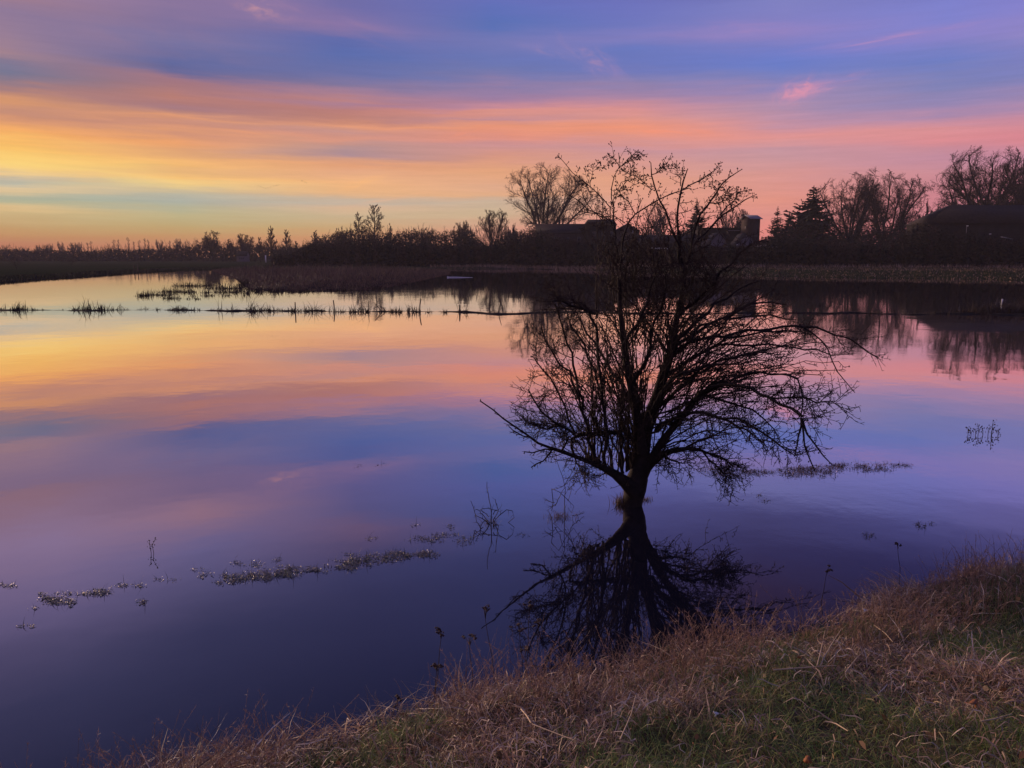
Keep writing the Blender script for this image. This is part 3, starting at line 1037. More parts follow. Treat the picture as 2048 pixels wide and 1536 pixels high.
add_tree('young_tree', 1898, 396, 44, 140, 'pale blurry tree behind the slope of the barn roof', kind='round', seed=66)
add_tree('lime_tree', 1986, 298, 215, 118, 'huge dense bare tree towering over the big barn', kind='round', seed=87, fine=1.4)
add_tree('lime_tree', 2066, 308, 150, 112, 'dense bare tree cut by the right edge of the view', kind='round', seed=68, fine=1.4)
add_tree('sapling', 142, 508, 34, float(on_z(142, 553)[1]), 'thin dark sapling standing on the left meadow shore', kind='poplar', seed=81, rmin=0.006)
add_tree('sapling', 30, 512, 30, float(on_z(30, 564)[1]), 'thin dark sapling on the meadow shore near the left edge', kind='poplar', seed=82, rmin=0.006)

# ------------------------------------------------------------------ buildings
def gable_block(gw, gr, x0, x1, y0, y1, zb, ze, zr, over=0.3, axis='x', thick=0.18):
    """walls with gables into gw, two roof slopes into gr"""
    if axis == 'x':
        ym = (y0 + y1) / 2
        v = [(x0, y0, zb), (x1, y0, zb), (x1, y1, zb), (x0, y1, zb), (x0, y0, ze), (x1, y0, ze), (x1, y1, ze), (x0, y1, ze), (x0, ym, zr - 0.02), (x1, ym, zr - 0.02)]
        f = [(0, 1, 5, 4), (2, 3, 7, 6), (3, 0, 4, 7), (1, 2, 6, 5), (4, 8, 7), (5, 6, 9)]
        for s, ye in ((-1, y0), (1, y1)):
            sl = (zr - ze) / abs(ym - ye)
            yo = ye + s * over
            zo = ze - sl * over
            a = [(x0 - over, yo, zo), (x1 + over, yo, zo), (x1 + over, ym, zr), (x0 - over, ym, zr)]
            b_ = [(p[0], p[1], p[2] + thick) for p in a]
            gr.mesh(a + b_, [(0, 1, 2, 3), (7, 6, 5, 4), (0, 4, 5, 1), (1, 5, 6, 2), (2, 6, 7, 3), (3, 7, 4, 0)])
    else:
        xm = (x0 + x1) / 2
        v = [(x0, y0, zb), (x1, y0, zb), (x1, y1, zb), (x0, y1, zb), (x0, y0, ze), (x1, y0, ze), (x1, y1, ze), (x0, y1, ze), (xm, y0, zr - 0.02), (xm, y1, zr - 0.02)]
        f = [(0, 1, 5, 4), (2, 3, 7, 6), (3, 0, 4, 7), (1, 2, 6, 5), (4, 5, 8), (6, 7, 9)]
        for s, xe in ((-1, x0), (1, x1)):
            sl = (zr - ze) / abs(xm - xe)
            xo = xe + s * over
            zo = ze - sl * over
            a = [(xo, y0 - over, zo), (xm, y0 - over, zr), (xm, y1 + over, zr), (xo, y1 + over, zo)]
            b_ = [(p[0], p[1], p[2] + thick) for p in a]
            gr.mesh(a + b_, [(0, 1, 2, 3), (7, 6, 5, 4), (0, 4, 5, 1), (1, 5, 6, 2), (2, 6, 7, 3), (3, 7, 4, 0)])
    gw.mesh(v, f)


def window(root, x, y, z, w, h, frame=M_trim, pane=M_glass):
    gf = Geo()
    tk = 0.08
    gf.box((x, y - 0.03, z + h / 2 + tk / 2), (w + 2 * tk, 0.08, tk))
    gf.box((x, y - 0.03, z - h / 2 - tk / 2), (w + 2 * tk, 0.12, tk))
    gf.box((x - w / 2 - tk / 2, y - 0.03, z), (tk, 0.08, h))
    gf.box((x + w / 2 + tk / 2, y - 0.03, z), (tk, 0.08, h))
    gf.box((x, y - 0.022, z), (0.05, 0.05, h - 0.004))
    fr = gf.build('window', frame, root)
    gp = Geo()
    gp.box((x, y - 0.008, z), (w, 0.02, h))
    gp.build('pane', pane, fr)


def rel(px, py, Y, o):
    return at(px, py, Y) - np.array(o)


# farmhouse
Yh = 146.0 * 1.62
o = np.array([at(1170, 500, Yh)[0], Yh, 0.9])
fh = thing('farmhouse', o, 'long dark farmhouse with hipped middle block under the great tree', 'house')
gw, gr = Geo(), Geo()
a, b_ = rel(1074, 448, Yh, o), rel(1176, 466, Yh, o)
gable_block(gw, gr, a[0], b_[0], 0, 7, 0, b_[2], a[2], 0.3)
gw.build('wall', M_wallbrick, fh)
gr.build('roof', M_roofdark, fh)
gw, gr = Geo(), Geo()
a, b_ = rel(1233, 449, Yh, o), rel(1277, 462, Yh, o)
gable_block(gw, gr, a[0], b_[0], -1.0, 8, 0, b_[2], a[2], 0.25, 'y')
gw.build('wall', M_wallbrick, fh)
gr.build('roof', M_roofdark, fh)
gw, gr = Geo(), Geo()
a, b_ = rel(1172, 438, Yh, o), rel(1232, 450, Yh, o)
gw.box(((a[0] + b_[0]) / 2, 3.5, b_[2] / 2), (b_[0] - a[0] - 0.02, 8.4, b_[2]))
x0, x1, y0, y1, zb, zt = a[0] - 0.3, b_[0] + 0.3, -1.0, 8.0, b_[2] - 0.05, a[2]
gr.mesh([(x0, y0, zb), (x1, y0, zb), (x1, y1, zb), (x0, y1, zb), (x0 + 1.2, 3.0, zt), (x1 - 0.6, 3.0, zt), (x1 - 0.6, 4.0, zt), (x0 + 1.2, 4.0, zt)],
        [(0, 1, 5, 4), (1, 2, 6, 5), (2, 3, 7, 6), (3, 0, 4, 7), (4, 5, 6, 7), (0, 3, 2, 1)])
gw.build('middle_block', M_walldark, fh)
gr.build('hipped_roof', M_roofdark, fh)
gch = Geo()
cpos = rel(1120, 447, Yh, o)
gch.box((cpos[0], 3.5, cpos[2] + 0.3), (0.6, 0.6, 1.2))
gch.build('chimney', M_wallbrick, fh)
p = rel(1264, 463, Yh, o)
window(fh, p[0], -1.0, p[2] - 0.2, 0.38, 0.75, M_trim, M_white)  # pane painted white, the window's brightness is in its colour
for wx, wy in ((1090, 478), (1112, 478), (1135, 478), (1158, 478)):
    p = rel(wx, wy, Yh, o)
    window(fh, p[0], 0, p[2], 0.8, 1.0)
for wx in (1188, 1206, 1222):
    p = rel(wx, 468, Yh, o)
    window(fh, p[0], -0.7, p[2], 0.8, 1.1)

# long barn behind the thorn tree
Yb = 138.0 * 1.64
o = np.array([at(1340, 500, Yb)[0], Yb, 0.9])
bn = thing('long_barn', o, 'long low dark barn between farmhouse and cone-shaped spruce', 'barn')
gw, gr = Geo(), Geo()
a, b_ = rel(1280, 470, Yb, o), rel(1404, 486, Yb, o)
gable_block(gw, gr, a[0], b_[0], 0, 8, 0, b_[2], a[2], 0.35)
gw.build('wall', M_walldark, bn)
gr.build('roof', M_roofdark, bn)
gd_ = Geo()
gd_.box((0.5, -0.03, 0.9), (1.8, 0.08, 1.8))
gd_.build('door', M_post, bn)

# long white strip added for a pale roof edge, low on the barn's front
p0, p1 = rel(1303, 497, Yb, o), rel(1339, 497, Yb, o)
gw = Geo()
gw.box(((p0[0] + p1[0]) / 2, -0.05, p0[2]), (p1[0] - p0[0], 0.08, 0.42))
gw.build('pale_strip', M_white, bn)

# flat-topped outbuilding + brick tower
Yt = 142.0 * 1.62
o = np.array([at(1440, 500, Yt)[0], Yt, 0.9])
ob = thing('outbuilding', o, 'flat-roofed dark outbuilding with pale gutter left of the tower', 'building')
gw = Geo()
a, b_ = rel(1398, 457, Yt, o), rel(1481, 457, Yt, o)
gw.box(((a[0] + b_[0]) / 2, 3, a[2] / 2), (b_[0] - a[0], 6, a[2]))
gw.build('wall', M_walldark, ob)
gw = Geo()
gw.box(((a[0] + b_[0]) / 2, 2.9, a[2] + 0.12), (b_[0] - a[0] + 0.5, 6.6, 0.22))
gw.build('roof', M_roofdark, ob)
gw = Geo()
p0, p1 = rel(1456, 461, Yt, o), rel(1479, 461, Yt, o)
gw.box(((p0[0] + p1[0]) / 2, -0.12, p0[2]), (p1[0] - p0[0], 0.12, 0.14))
gw.build('gutter', M_roofpale, ob)
for wx in (1420, 1440):
    p = rel(wx, 474, Yt, o)
    window(ob, p[0], 0, p[2], 0.9, 0.9)

Yt = 139.0 * 1.62
o = np.array([at(1499, 500, Yt)[0], Yt, 0.9])
tw = thing('tower', o, 'square brick tower with small pale ridged roof above the roofs', 'tower')
zt = rel(1499, 431, Yt, o)[2]
ze = rel(1499, 437, Yt, o)[2]
wv = (1517 - 1482) / F * Yt
# turned so that two faces show: the narrow left one and the broad right one
ang = math.radians(24)
ww, dd = wv * 0.70, wv * 0.72
gw, gr = Geo(), Geo()
gable_block(gw, gr, -ww / 2, ww / 2, -dd / 2, dd / 2, 0, ze, zt, 0.5, 'x', 0.14)
gw.build('wall', M_wallbrick, tw)
gr.build('roof', M_roofpale, tw)
tw.rotation_euler = (0, 0, ang)
gb = Geo()
gb.box((0, -dd / 2 - 0.02, ze * 0.62), (ww, 0.06, 0.12))
gb.build('string_course', M_trim, tw)
gb = Geo()
gb.box((-ww / 2 - 0.02, 0, ze * 0.80), (0.05, 0.5, 0.8))
gb.build('hatch', M_trim, tw)

# pale gabled houses
Yg = 126.0 * 1.66
for (xa, xp, xb, yp, ye, lab) in ((1410, 1437, 1452, 466, 494, 'pale house with steep lopsided gable and dark windows'),
                                  (1474, 1490, 1506, 468, 490, 'small pale gable half hidden below the brick tower')):
    o = np.array([at(xp, 500, Yg)[0], Yg, 0.8])
    hs = thing('gabled_house', o, lab, 'house')
    zp = rel(xp, yp, Yg, o)[2]
    l, r_ = rel(xa, ye, Yg, o), rel(xb, ye - 12, Yg, o)
    gw, gr = Geo(), Geo()
    # front and back gables, side walls
    v = [(l[0], 0, 0), (r_[0], 0, 0), (r_[0], 0, r_[2]), (0, 0, zp), (l[0], 0, l[2])]
    v2 = [(q_[0], 7, q_[2]) for q_ in v]
    gw.mesh(v + v2, [(0, 1, 2, 4), (4, 2, 3), (6, 5, 9, 7), (7, 9, 8), (5, 0, 4, 9), (1, 6, 7, 2)])
    for p0, p1 in (((l[0] - 0.3, l[2] - 0.3), (0, zp)), ((0, zp), (r_[0] + 0.3, r_[2] - 0.25))):
        a = [(p0[0], -0.3, p0[1] + 0.02), (p1[0], -0.3, p1[1] + 0.02), (p1[0], 7.3, p1[1] + 0.02), (p0[0], 7.3, p0[1] + 0.02)]
        b_ = [(q_[0], q_[1], q_[2] + 0.16) for q_ in a]
        gr.mesh(a + b_, [(0, 1, 2, 3), (7, 6, 5, 4), (0, 4, 5, 1), (1, 5, 6, 2), (2, 6, 7, 3), (3, 7, 4, 0)])
    gw.build('wall', M_wallpale, hs)
    gr.build('roof', M_roofdark, hs)
    for wx, wz in ((-0.55, 0.50), (0.35, 0.50), (-0.1, 0.74)):
        window(hs, wx, 0, zp * wz, 0.45, 0.6)
for px, py, lab in ((1453, 494, 'small bright white panel beside the lopsided pale house'), (1474, 490, 'small dim white panel below the half-hidden gable')):
    Yq = 122.0 * 1.66  # white boards on posts stand in for small bright spots
    o = at(px, py, Yq)
    bx = thing('white_panel', (o[0], Yq, 0.5), lab, 'sign')
    gq = Geo()
    gq.box((0, 0, (o[2] - 0.5) / 2), (0.08, 0.08, o[2] - 0.5))
    gq.build('post', M_post, bx)
    gq = Geo()
    gq.box((0, -0.07, o[2] - 0.5), (0.32, 0.05, 0.3))
    gq.build('board', M_white, bx)

# grey shed
Yq = 112.0 * 1.66
o = at(1532, 506, Yq)
sh = thing('shed', (o[0], Yq, 0.55), 'low dull grey shed under the spruces right of the tower', 'shed')
gw, gr = Geo(), Geo()
z = at(1532, 491, Yq)[2] - 0.55
wv = 40 / F * Yq
gable_block(gw, gr, -wv / 2, wv / 2, 0, 3, 0, z - 0.5, z, 0.2)
gw.build('wall', M_post, sh)
gr.build('roof', M_trim, sh)

# big barn on the right
Yb = 116.0 * 1.69
o = np.array([at(1980, 500, Yb)[0], Yb, 0.9])
bb = thing('big_barn', o, 'big dark barn with half-hipped roof under the huge tree', 'barn')
a0, a1, a2 = rel(1856, 446, Yb, o), rel(1888, 419, Yb + 4.2, o), rel(2180, 410, Yb + 6, o)
gw, gr = Geo(), Geo()
wx0, wx1 = a0[0] + 0.5, a2[0]
gw.box(((wx0 + wx1) / 2, 6, a0[2] / 2), (wx1 - wx0, 11, a0[2]))
gw.build('wall', M_walldark, bb)
x0, x1 = a0[0], a2[0] + 0.5
zr, zl = a2[2], a0[2] - 0.1
gr.mesh([(x0, 0, zl), (x1, 0, zl), (x1, 12, zl), (x0, 12, zl), (a1[0], 4.2, a1[2]), (a1[0] + 2.4, 6.0, zr), (x1, 6.0, zr), (a1[0], 7.8, a1[2])],
        [(0, 1, 6, 5), (0, 5, 4), (2, 3, 5, 6), (3, 7, 5), (3, 0, 4, 7), (4, 5, 7), (0, 3, 2, 1), (1, 2, 6)])
gr.build('roof', M_roofdark, bb)
gq = Geo()
gq.box((-1.0, 0.42, 1.7), (3.4, 0.1, 3.2))
gq.build('door', M_post, bb)

# yard lamp, lean-to and pale bits by the barn
Yq = 110.0 * 1.69
o0, o1 = at(1932, 470, Yq), at(1933, 452, Yq)
lp = thing('yard_lamp', (o0[0], Yq, 0.7), 'thin pale lamp post before the dark big barn', 'lamp post')
gq = Geo()
hz = o1[2] - 0.7
gq.tubes(np.array([[0, 0, 0], [0, 0, hz * 0.5], [0, 0, hz - 0.15], [0.12, 0, hz]]), np.array([0.07, 0.06, 0.05, 0.05]), 6)
gq.build('pole', M_roofpale, lp)
gq = Geo()
gq.box((0.16, 0, hz + 0.03), (0.34, 0.2, 0.16))
gq.build('lamp_head', M_white, lp)
Yq = 109.0 * 1.69
o = at(2013, 477, Yq)
tp = thing('lean_to', (o[0], Yq, 0.7), 'pale sagging lean-to roof on posts before the barn', 'shelter')
gq = Geo()
zz = o[2] - 0.7
v, f = [], []
for j in range(6):
    for i in range(2):
        u = j / 5
        v.append((-0.9 + 1.8 * u, -1.0 + 2.0 * i, zz + 0.10 - 0.22 * u + 0.12 * math.sin(u * 6) + 0.25 * i))
for j in range(5):
    f.append((2 * j, 2 * j + 2, 2 * j + 3, 2 * j + 1))
nv = len(v)
v += [(p_[0], p_[1], p_[2] + 0.05) for p_ in v]
f += [tuple(nv + k for k in reversed(q_)) for q_ in f]
f += [(0, nv, nv + 10, 10) if False else (0, 1, nv + 1, nv), (10, nv + 10, nv + 11, 11)]
for j in range(5):
    f += [(2 * j, nv + 2 * j, nv + 2 * j + 2, 2 * j + 2), (2 * j + 1, 2 * j + 3, nv + 2 * j + 3, nv + 2 * j + 1)]
gq.mesh(v, f)
gq.build('roof', M_roofpale, tp)
for xx, yy in ((-0.8, -0.9), (0.8, -0.9), (-0.8, 0.9), (0.8, 0.9)):
    gq = Geo()
    gq.box((xx, yy, (zz - 0.15) / 2), (0.1, 0.1, zz - 0.15))
    gq.build('leg', M_post, tp)
o = at(1980, 468, Yq)  # small pale light, modelled as a white board on a post
fl = thing('pale_light_board', (o[0], Yq, 0.7), 'tiny pale light left of the lean-to, given as a white board', 'sign')
gq = Geo()
gq.box((0, 0, (o[2] - 0.7) / 2), (0.07, 0.07, o[2] - 0.7))
gq.build('post', M_post, fl)
gq = Geo()
gq.box((0, -0.06, o[2] - 0.7), (0.5, 0.04, 0.16))
gq.build('board', M_white, fl)

# small house far left, white post
Yq = 428.0
o = at(485, 516, Yq)
sh = thing('cottage', (o[0], Yq, 0.3), 'tiny pale blue-white cottage under the umbrella-shaped tree', 'house')
gw, gr = Geo(), Geo()
z = at(485, 503, Yq)[2] - 0.3
wv = 20 / F * Yq
gable_block(gw, gr, -wv / 2, wv / 2, -1.5, 3.5, 0, z * 0.6, z, 0.25)
gw.build('wall', M_wallpale, sh)
gr.build('roof', M_walldark, sh)
for xx in (-0.9, 0.0, 0.9):
    window(sh, xx, -1.5, z * 0.33, 0.5, 0.5)
Yq = 370.0
o = at(531, 511, Yq)
ps = Geo()
ps.box((0, 0, (o[2] - 0.3) / 2), (0.5, 0.35, o[2] - 0.3))
ps.box((0, 0, o[2] - 0.3 + 0.06), (0.62, 0.46, 0.12))
tag(ps.build('white_marker', M_white, loc=(o[0], Yq, 0.3)), 'small white marker stone right of the tiny cottage', 'marker')

# shore things near the notch: sign, posts, leaning boards, bright ripple streak
Yq = float(on_z(960, 536)[1]) + 6
o = at(961, 515, Yq)
zb = float(land_z(o[0], Yq))
sg = thing('shore_sign', (o[0], Yq, zb), 'thin post with small pale board on the far shore', 'sign')
gq = Geo()
gq.box((0, 0, (o[2] - zb) / 2), (0.08, 0.08, o[2] - zb))
gq.build('post', M_trim, sg)
gq = Geo()
gq.box((0, -0.06, o[2] - zb), (0.34, 0.04, 0.2))
gq.build('board', M_white, sg)
for px, py0, py1, wpx, lean, lab in ((988, 519, 528, 6, -0.5, 'small pale board leaning on the far shore right of the sign'),
                                     (1005, 515, 530, 11, -0.35, 'large dim bluish board leaning right of the small pale one')):
    Yq = float(on_z(px, 536)[1]) + 7
    t_, b2 = at(px, py0, Yq), at(px, py1, Yq)
    h_ = max(t_[2] - float(land_z(b2[0], Yq)), 0.5)
    gq = Geo()
    w_ = wpx / F * Yq
    v = [(-w_ / 2, 0, 0), (w_ / 2, 0, 0), (w_ / 2 + lean, 0.25, h_), (-w_ / 2 + lean + 0.15, 0.25, h_), (-w_ / 2, 0.14, 0), (w_ / 2, 0.14, 0), (w_ / 2 + lean, 0.39, h_), (-w_ / 2 + lean + 0.15, 0.39, h_)]
    gq.mesh(v, [(0, 1, 2, 3), (5, 4, 7, 6), (0, 4, 5, 1), (3, 2, 6, 7), (1, 5, 6, 2), (0, 3, 7, 4)])
    tag(gq.build('leaning_board', M_boat, loc=(b2[0], Yq, float(land_z(b2[0], Yq)))), lab, 'board')
p0, p1 = on_z(894, 555), on_z(945, 555)  # glint of a ripple put into a pale solid strip
rng = np.random.default_rng(5)
gq = Geo()
tt = np.linspace(0, 1, 9)
P = p0[None] + (p1 - p0)[None] * tt[:, None]
P[:, 2] = 0.02 + 0.03 * np.sin(tt * 5)
gq.tubes(P - p0, np.interp(tt, [0, 0.15, 1], [0.10, 0.09, 0.05]), 6)
gq.tubes(np.array([[0.3, 0, 0.05], [0.15, 0.1, 0.18], [0.0, 0.1, 0.22]]), np.array([0.04, 0.03, 0.02]), 5)
tag(gq.build('ripple_streak', M_streak, loc=p0), 'bright ripple streak modelled as a pale strip before the far shore', 'ripple')

# grass verge on the far shore, in front of the thicket
def blades(gm, base, h, lean, width, cols, rng, N=3, droop=0.3):
    n = len(base)
    a = rng.random(n) * 2 * np.pi
    dirv = np.stack([np.cos(a), np.sin(a), np.zeros(n)], -1)
    tt = np.linspace(0, 1, N)
    up = np.array([0, 0, 1.0])
    P = base[:, None] + h[:, None, None] * (tt[None, :, None] * up * (1 - droop * tt[None, :, None] * lean[:, None, None]) + dirv[:, None] * (lean[:, None, None] * tt[None, :, None] ** 1.7))
    side = np.stack([-np.sin(a + 0.9 * rng.standard_normal(n)), np.cos(a), 0.3 * rng.standard_normal(n)], -1)
    side = nrm(side)
    wd = width[:, None] * (1 - 0.85 * tt[None] ** 1.5)
    gm.ribbons(P, side, wd, cols)


rng = np.random.default_rng(31)
gm = Geo()
n = 22000
px = 860 + 1400 * rng.random(n)
Yw = np.array([on_z(x, np.interp(x, sx, sy))[1] for x in px])
Yv = Yw + 0.3 + rng.random(n) ** 1.2 * (thick_depth(px) - Yw + 4).clip(4, 110)
Xv = (px - 1024) / F * Yv / (CP + SP * 0.13)
base = np.stack([Xv, Yv, land_z(Xv, Yv) - 0.02], -1)
far = (Yv > thick_depth(px) - 9)
h = np.where(far, 0.35 + 0.7 * rng.random(n), 0.12 + 0.22 * rng.random(n))
straw = np.array([[0.34, 0.225, 0.165]]) * (0.5 + 0.9 * rng.random((n, 1)))
grn = np.array([[0.082, 0.066, 0.046]]) * (0.6 + 0.8 * rng.random((n, 1)))
cc = np.where((rng.random((n, 1)) < np.where(far, 0.75, 0.3)[:, None]), straw, grn)
blades(gm, base, h, 0.25 + 0.5 * rng.random(n), 0.03 + 0.05 * rng.random(n), cc, rng)
tag(gm.build('shore_grass', M_reed), 'strip of pale dry grass along the far shore', 'grass', kind='stuff')
# fringe on the left meadow's shore
n = 5000
px = -200 + 660 * rng.random(n)
Yw = np.array([on_z(x, np.interp(x, sx, sy))[1] for x in px])
Yv = Yw - 0.3 + rng.random(n) ** 2 * 16
Xv = (px - 1024) / F * Yv / (CP + SP * 0.13)
gm = Geo()
base = np.stack([Xv, Yv, np.maximum(land_z(Xv, Yv), -0.02)], -1)
cc = np.array([[0.045, 0.042, 0.028]]) * (0.5 + 0.9 * rng.random((n, 1)))
blades(gm, base, 0.15 + 0.3 * rng.random(n), 0.3 + 0.5 * rng.random(n), 0.03 + 0.04 * rng.random(n), cc, rng)
tag(gm.build('meadow_fringe', M_reed), 'dark tussocky grass fringe along the left meadow shore', 'grass', kind='stuff')
for px, lab in ((268, 'short dark post on the left meadow shore, left one of two'), (275, 'short dark post on the left meadow shore, right one of two')):
    Yq = float(on_z(px, 545)[1]) + 3
    o = at(px, 529, Yq)
    gq = Geo()
    zb = float(land_z(o[0], Yq)) - 0.05
    gq.tubes(np.array([[0, 0, 0], [0.02, 0, (o[2] - zb) * 0.6], [0.03, 0, o[2] - zb], [0.03, 0, o[2] - zb + 0.01]]), np.array([0.1, 0.09, 0.09, 0.0]), 6)
    tag(gq.build('meadow_post', M_post, loc=(o[0], Yq, zb)), lab, 'post')

# ------------------------------------------------------------------ reed islet left of centre
rng = np.random.default_rng(33)
# islet outline by photo columns: front waterline row and height in pixels
fr_x = np.array([425, 470, 500, 560, 640, 700, 760, 800, 850, 900], float)
fr_y = np.array([541, 556, 578, 583, 582, 580, 576, 568, 558, 547], float)
top_x = np.array([425, 470, 520, 600, 700, 800, 850, 900], float)
top_y = np.array([533, 526, 521, 522, 522, 527, 532, 538], float)
n = 30000
px = 425 + 475 * rng.random(n)
Yf = np.array([on_z(x, y_)[1] for x, y_ in zip(px, np.interp(px, fr_x, fr_y))])
Yr = Yf + (3.0 + (185 - Yf).clip(3, 140)) * rng.random(n) ** 1.7
Xr = (px - 1024) / F * Yr / (CP + SP * 0.13)
ztop = np.array([at(x, y_, yy)[2] for x, y_, yy in zip(px, np.interp(px, top_x, top_y), Yr)])
h = np.minimum(np.clip(ztop, 0.35, 3.0), 0.28 + 0.0155 * (Yr - Yf)) * (0.45 + 0.65 * rng.random(n) ** 0.7)
vn = VNoise(8)
h *= 0.45 + 0.95 * vn.fbm(px * 0.07, Yr * 0.2, 4)
base = np.stack([Xr, Yr, np.full(n, -0.05)], -1)
pal = np.array([[0.17, 0.098, 0.080], [0.125, 0.074, 0.066], [0.21, 0.135, 0.095], [0.09, 0.062, 0.054]])
cc = pal[rng.integers(0, 4, n)] * (0.7 + 0.6 * rng.random((n, 1)))
gm = Geo()
blades(gm, base, h, 0.10 + 0.55 * rng.random(n), 0.016 + 0.022 * rng.random(n), cc, rng, N=4)
tag(gm.build('reed_bed', M_reed), 'brown reed bed rising from the water left of centre', 'reeds', kind='stuff')
gm = Geo()
hull = [on_z(x, y_ - 1.0) for x, y_ in zip(fr_x, fr_y)]
back = [np.array([p_[0] * 1.25, max(p_[1] * 1.25, 175), 0]) for p_ in hull]
v = [(p_[0], p_[1] + 0.3, 0.05) for p_ in hull] + [(p_[0], p_[1], -0.2) for p_ in hull] + [(p_[0], p_[1], 0.07) for p_ in back]
k = len(hull)
gm.mesh(v, [(i, i + 1, 2 * k + i + 1, 2 * k + i) for i in range(k - 1)] + [(k + i, k + i + 1, i + 1, i) for i in range(k - 1)])
tag(gm.build('islet_ground', M_mud), 'muddy ground under the reed bed', 'mud', kind='structure')

# sedge strewn left of the islet
def sedge_patch(name, spots, label, cat='sedge', seed=0, cmul=1.0, hscale=1.0, mat=M_reed):
    rng = np.random.default_rng(seed)
    gm = Geo()
    for (px, py, wpx, hpx, n) in spots:
        p = on_z(px, py)
        w_ = wpx / F * p[1]
        hh_ = hpx / F * p[1] * hscale
        clusters = max(1, int(n / 14))
        cx = rng.standard_normal(clusters) * w_ * 0.4
        cy = rng.standard_normal(clusters) * w_ * 0.22
        ci = rng.integers(0, clusters, n)
        base = np.stack([p[0] + cx[ci] + rng.standard_normal(n) * w_ * 0.12, p[1] + cy[ci] + rng.standard_normal(n) * w_ * 0.12, np.full(n, -0.02)], -1)
        h = hh_ * (0.12 + 1.05 * rng.random(n) ** 2.6) * (0.55 + 0.8 * rng.random(clusters))[ci]
        cc = np.array([[0.058, 0.044, 0.036]]) * cmul * (0.5 + 0.9 * rng.random((n, 1)))
        blades(gm, base, h, 0.15 + 1.2 * rng.random(n) ** 1.5, np.full(n, 0.00036 * p[1]) * (0.6 + 0.8 * rng.random(n)), cc, rng, N=4)
    return tag(gm.build(name, mat), label, cat, kind='stuff')


sedge_patch('sedge', [(285, 592, 20, 12, 180), (320, 590, 40, 12, 260), (350, 584, 44, 14, 320), (340, 597, 22, 9, 140), (385, 572, 50, 12, 320), (405, 585, 46, 10, 220), (430, 592, 40, 9, 170),
                      (450, 577, 50, 14, 300), (470, 585, 34, 12, 170), (485, 570, 30, 16, 200), (375, 598, 30, 6, 80)], 'scattered dark sedge in the water left of the reed bed', seed=91)
sedge_patch('islet_fringe', [(505, 587, 16, 20, 60), (520, 582, 40, 14, 240), (560, 584, 60, 10, 300), (620, 583, 60, 9, 300), (690, 581, 60, 9, 280), (750, 577, 50, 9, 240), (800, 569, 40, 8, 160)],
            'ragged dark fringe of the reed bed at the water', seed=92)

# ------------------------------------------------------------------ thin drowned ridge across the water
RX = np.array([-300, 0, 100, 250, 400, 600, 800, 1000, 1300, 1700, 2048, 2500], float)
RY = np.array([617, 620, 620, 619, 620, 622, 624, 626, 627, 628, 629, 631], float)
seg = [(-300, 112, 0.5), (106, 150, 0.12), (140, 222, 0.7), (215, 275, 0.3), (268, 335, 0.10), (325, 400, 0.8), (394, 418, 0.12), (410, 560, 1.0), (556, 660, 0.9), (664, 872, 0.9), (866, 1420, 1.0), (1410, 2500, 1.1)]
gm = Geo()
rng = np.random.default_rng(35)
for (a, b_, hs) in seg:
    xs = np.linspace(a, b_, max(6, int((b_ - a) / 6)))
    c_ = np.array([on_z(x, y_) for x, y_ in zip(xs, np.interp(xs, RX, RY))])
    wob = VN.fbm(xs * 0.03, xs * 0 + 2, 3)
    taper = np.clip(np.minimum(xs - a, b_ - xs) / 14, 0.05, 1)
    wd = (0.05 + 0.75 * np.clip(wob - 0.25, 0, 1)) * taper
    hz = (0.008 + 0.13 * np.clip(wob - 0.25, 0, 1) * hs) * taper
    k = len(xs)
    v = []
    for j in range(k):
        x_, y_ = c_[j, 0], c_[j, 1] + 3.2 * (VN.fbm(xs[j] * 0.011, 5.0, 4) - 0.5)
        v += [(x_, y_ - wd[j], -0.02), (x_, y_ - wd[j] * 0.4, hz[j]), (x_, y_ + wd[j] * 0.4, hz[j] * 0.9), (x_, y_ + wd[j], -0.02)]
    f = []
    for j in range(k - 1):
        for i in range(3):
            f.append((4 * j + i, 4 * j + 4 + i, 4 * j + 5 + i, 4 * j + 1 + i))
    gm.mesh(v, f)
tag(gm.build('drowned_ridge', M_mud, smooth=True), 'thin drowned ridge lying as a dark line across the water', 'ridge', kind='structure')
spots = [(20, 620, 40, 16, 160), (48, 620, 24, 20, 90), (70, 620, 10, 22, 20), (85, 620, 24, 6, 60), (150, 620, 10, 12, 50), (172, 620, 26, 24, 110), (190, 620, 20, 30, 60), (205, 620, 20, 18, 80), (232, 620, 22, 16, 70), (252, 619, 14, 10, 30),
         (118, 620, 40, 5, 30), (285, 619, 50, 6, 40), (310, 619, 40, 5, 30), (402, 620, 24, 7, 30), (345, 620, 20, 8, 50), (362, 620, 26, 14, 160), (380, 620, 18, 10, 50), (430, 621, 14, 20, 12), (452, 621, 20, 14, 80), (462, 621, 16, 28, 24), (500, 621, 12, 36, 60), (520, 622, 50, 16, 200), (545, 622, 30, 14, 120), (590, 623, 30, 14, 120),
         (615, 623, 36, 18, 130), (645, 623, 24, 18, 70), (690, 624, 26, 18, 110), (715, 624, 34, 18, 110), (740, 624, 18, 26, 30), (770, 624, 34, 10, 120), (800, 624, 40, 12, 120), (815, 624, 12, 34, 16), (835, 624, 24, 20, 60), (850, 625, 24, 12, 50),
         (885, 625, 24, 16, 50), (905, 625, 20, 20, 20), (925, 626, 24, 14, 24), (960, 626, 40, 9, 50), (1000, 626, 60, 6, 80), (1060, 627, 60, 12, 60), (1120, 627, 50, 12, 80), (1200, 627, 80, 10, 80), (1640, 628, 80, 7, 120), (1720, 628, 80, 6, 120), (1800, 628, 80, 7, 120),
         (1880, 628, 60, 10, 120)]
sedge_patch('ridge_grass', spots, 'sparse dark grass standing along the drowned ridge', 'grass', seed=93)
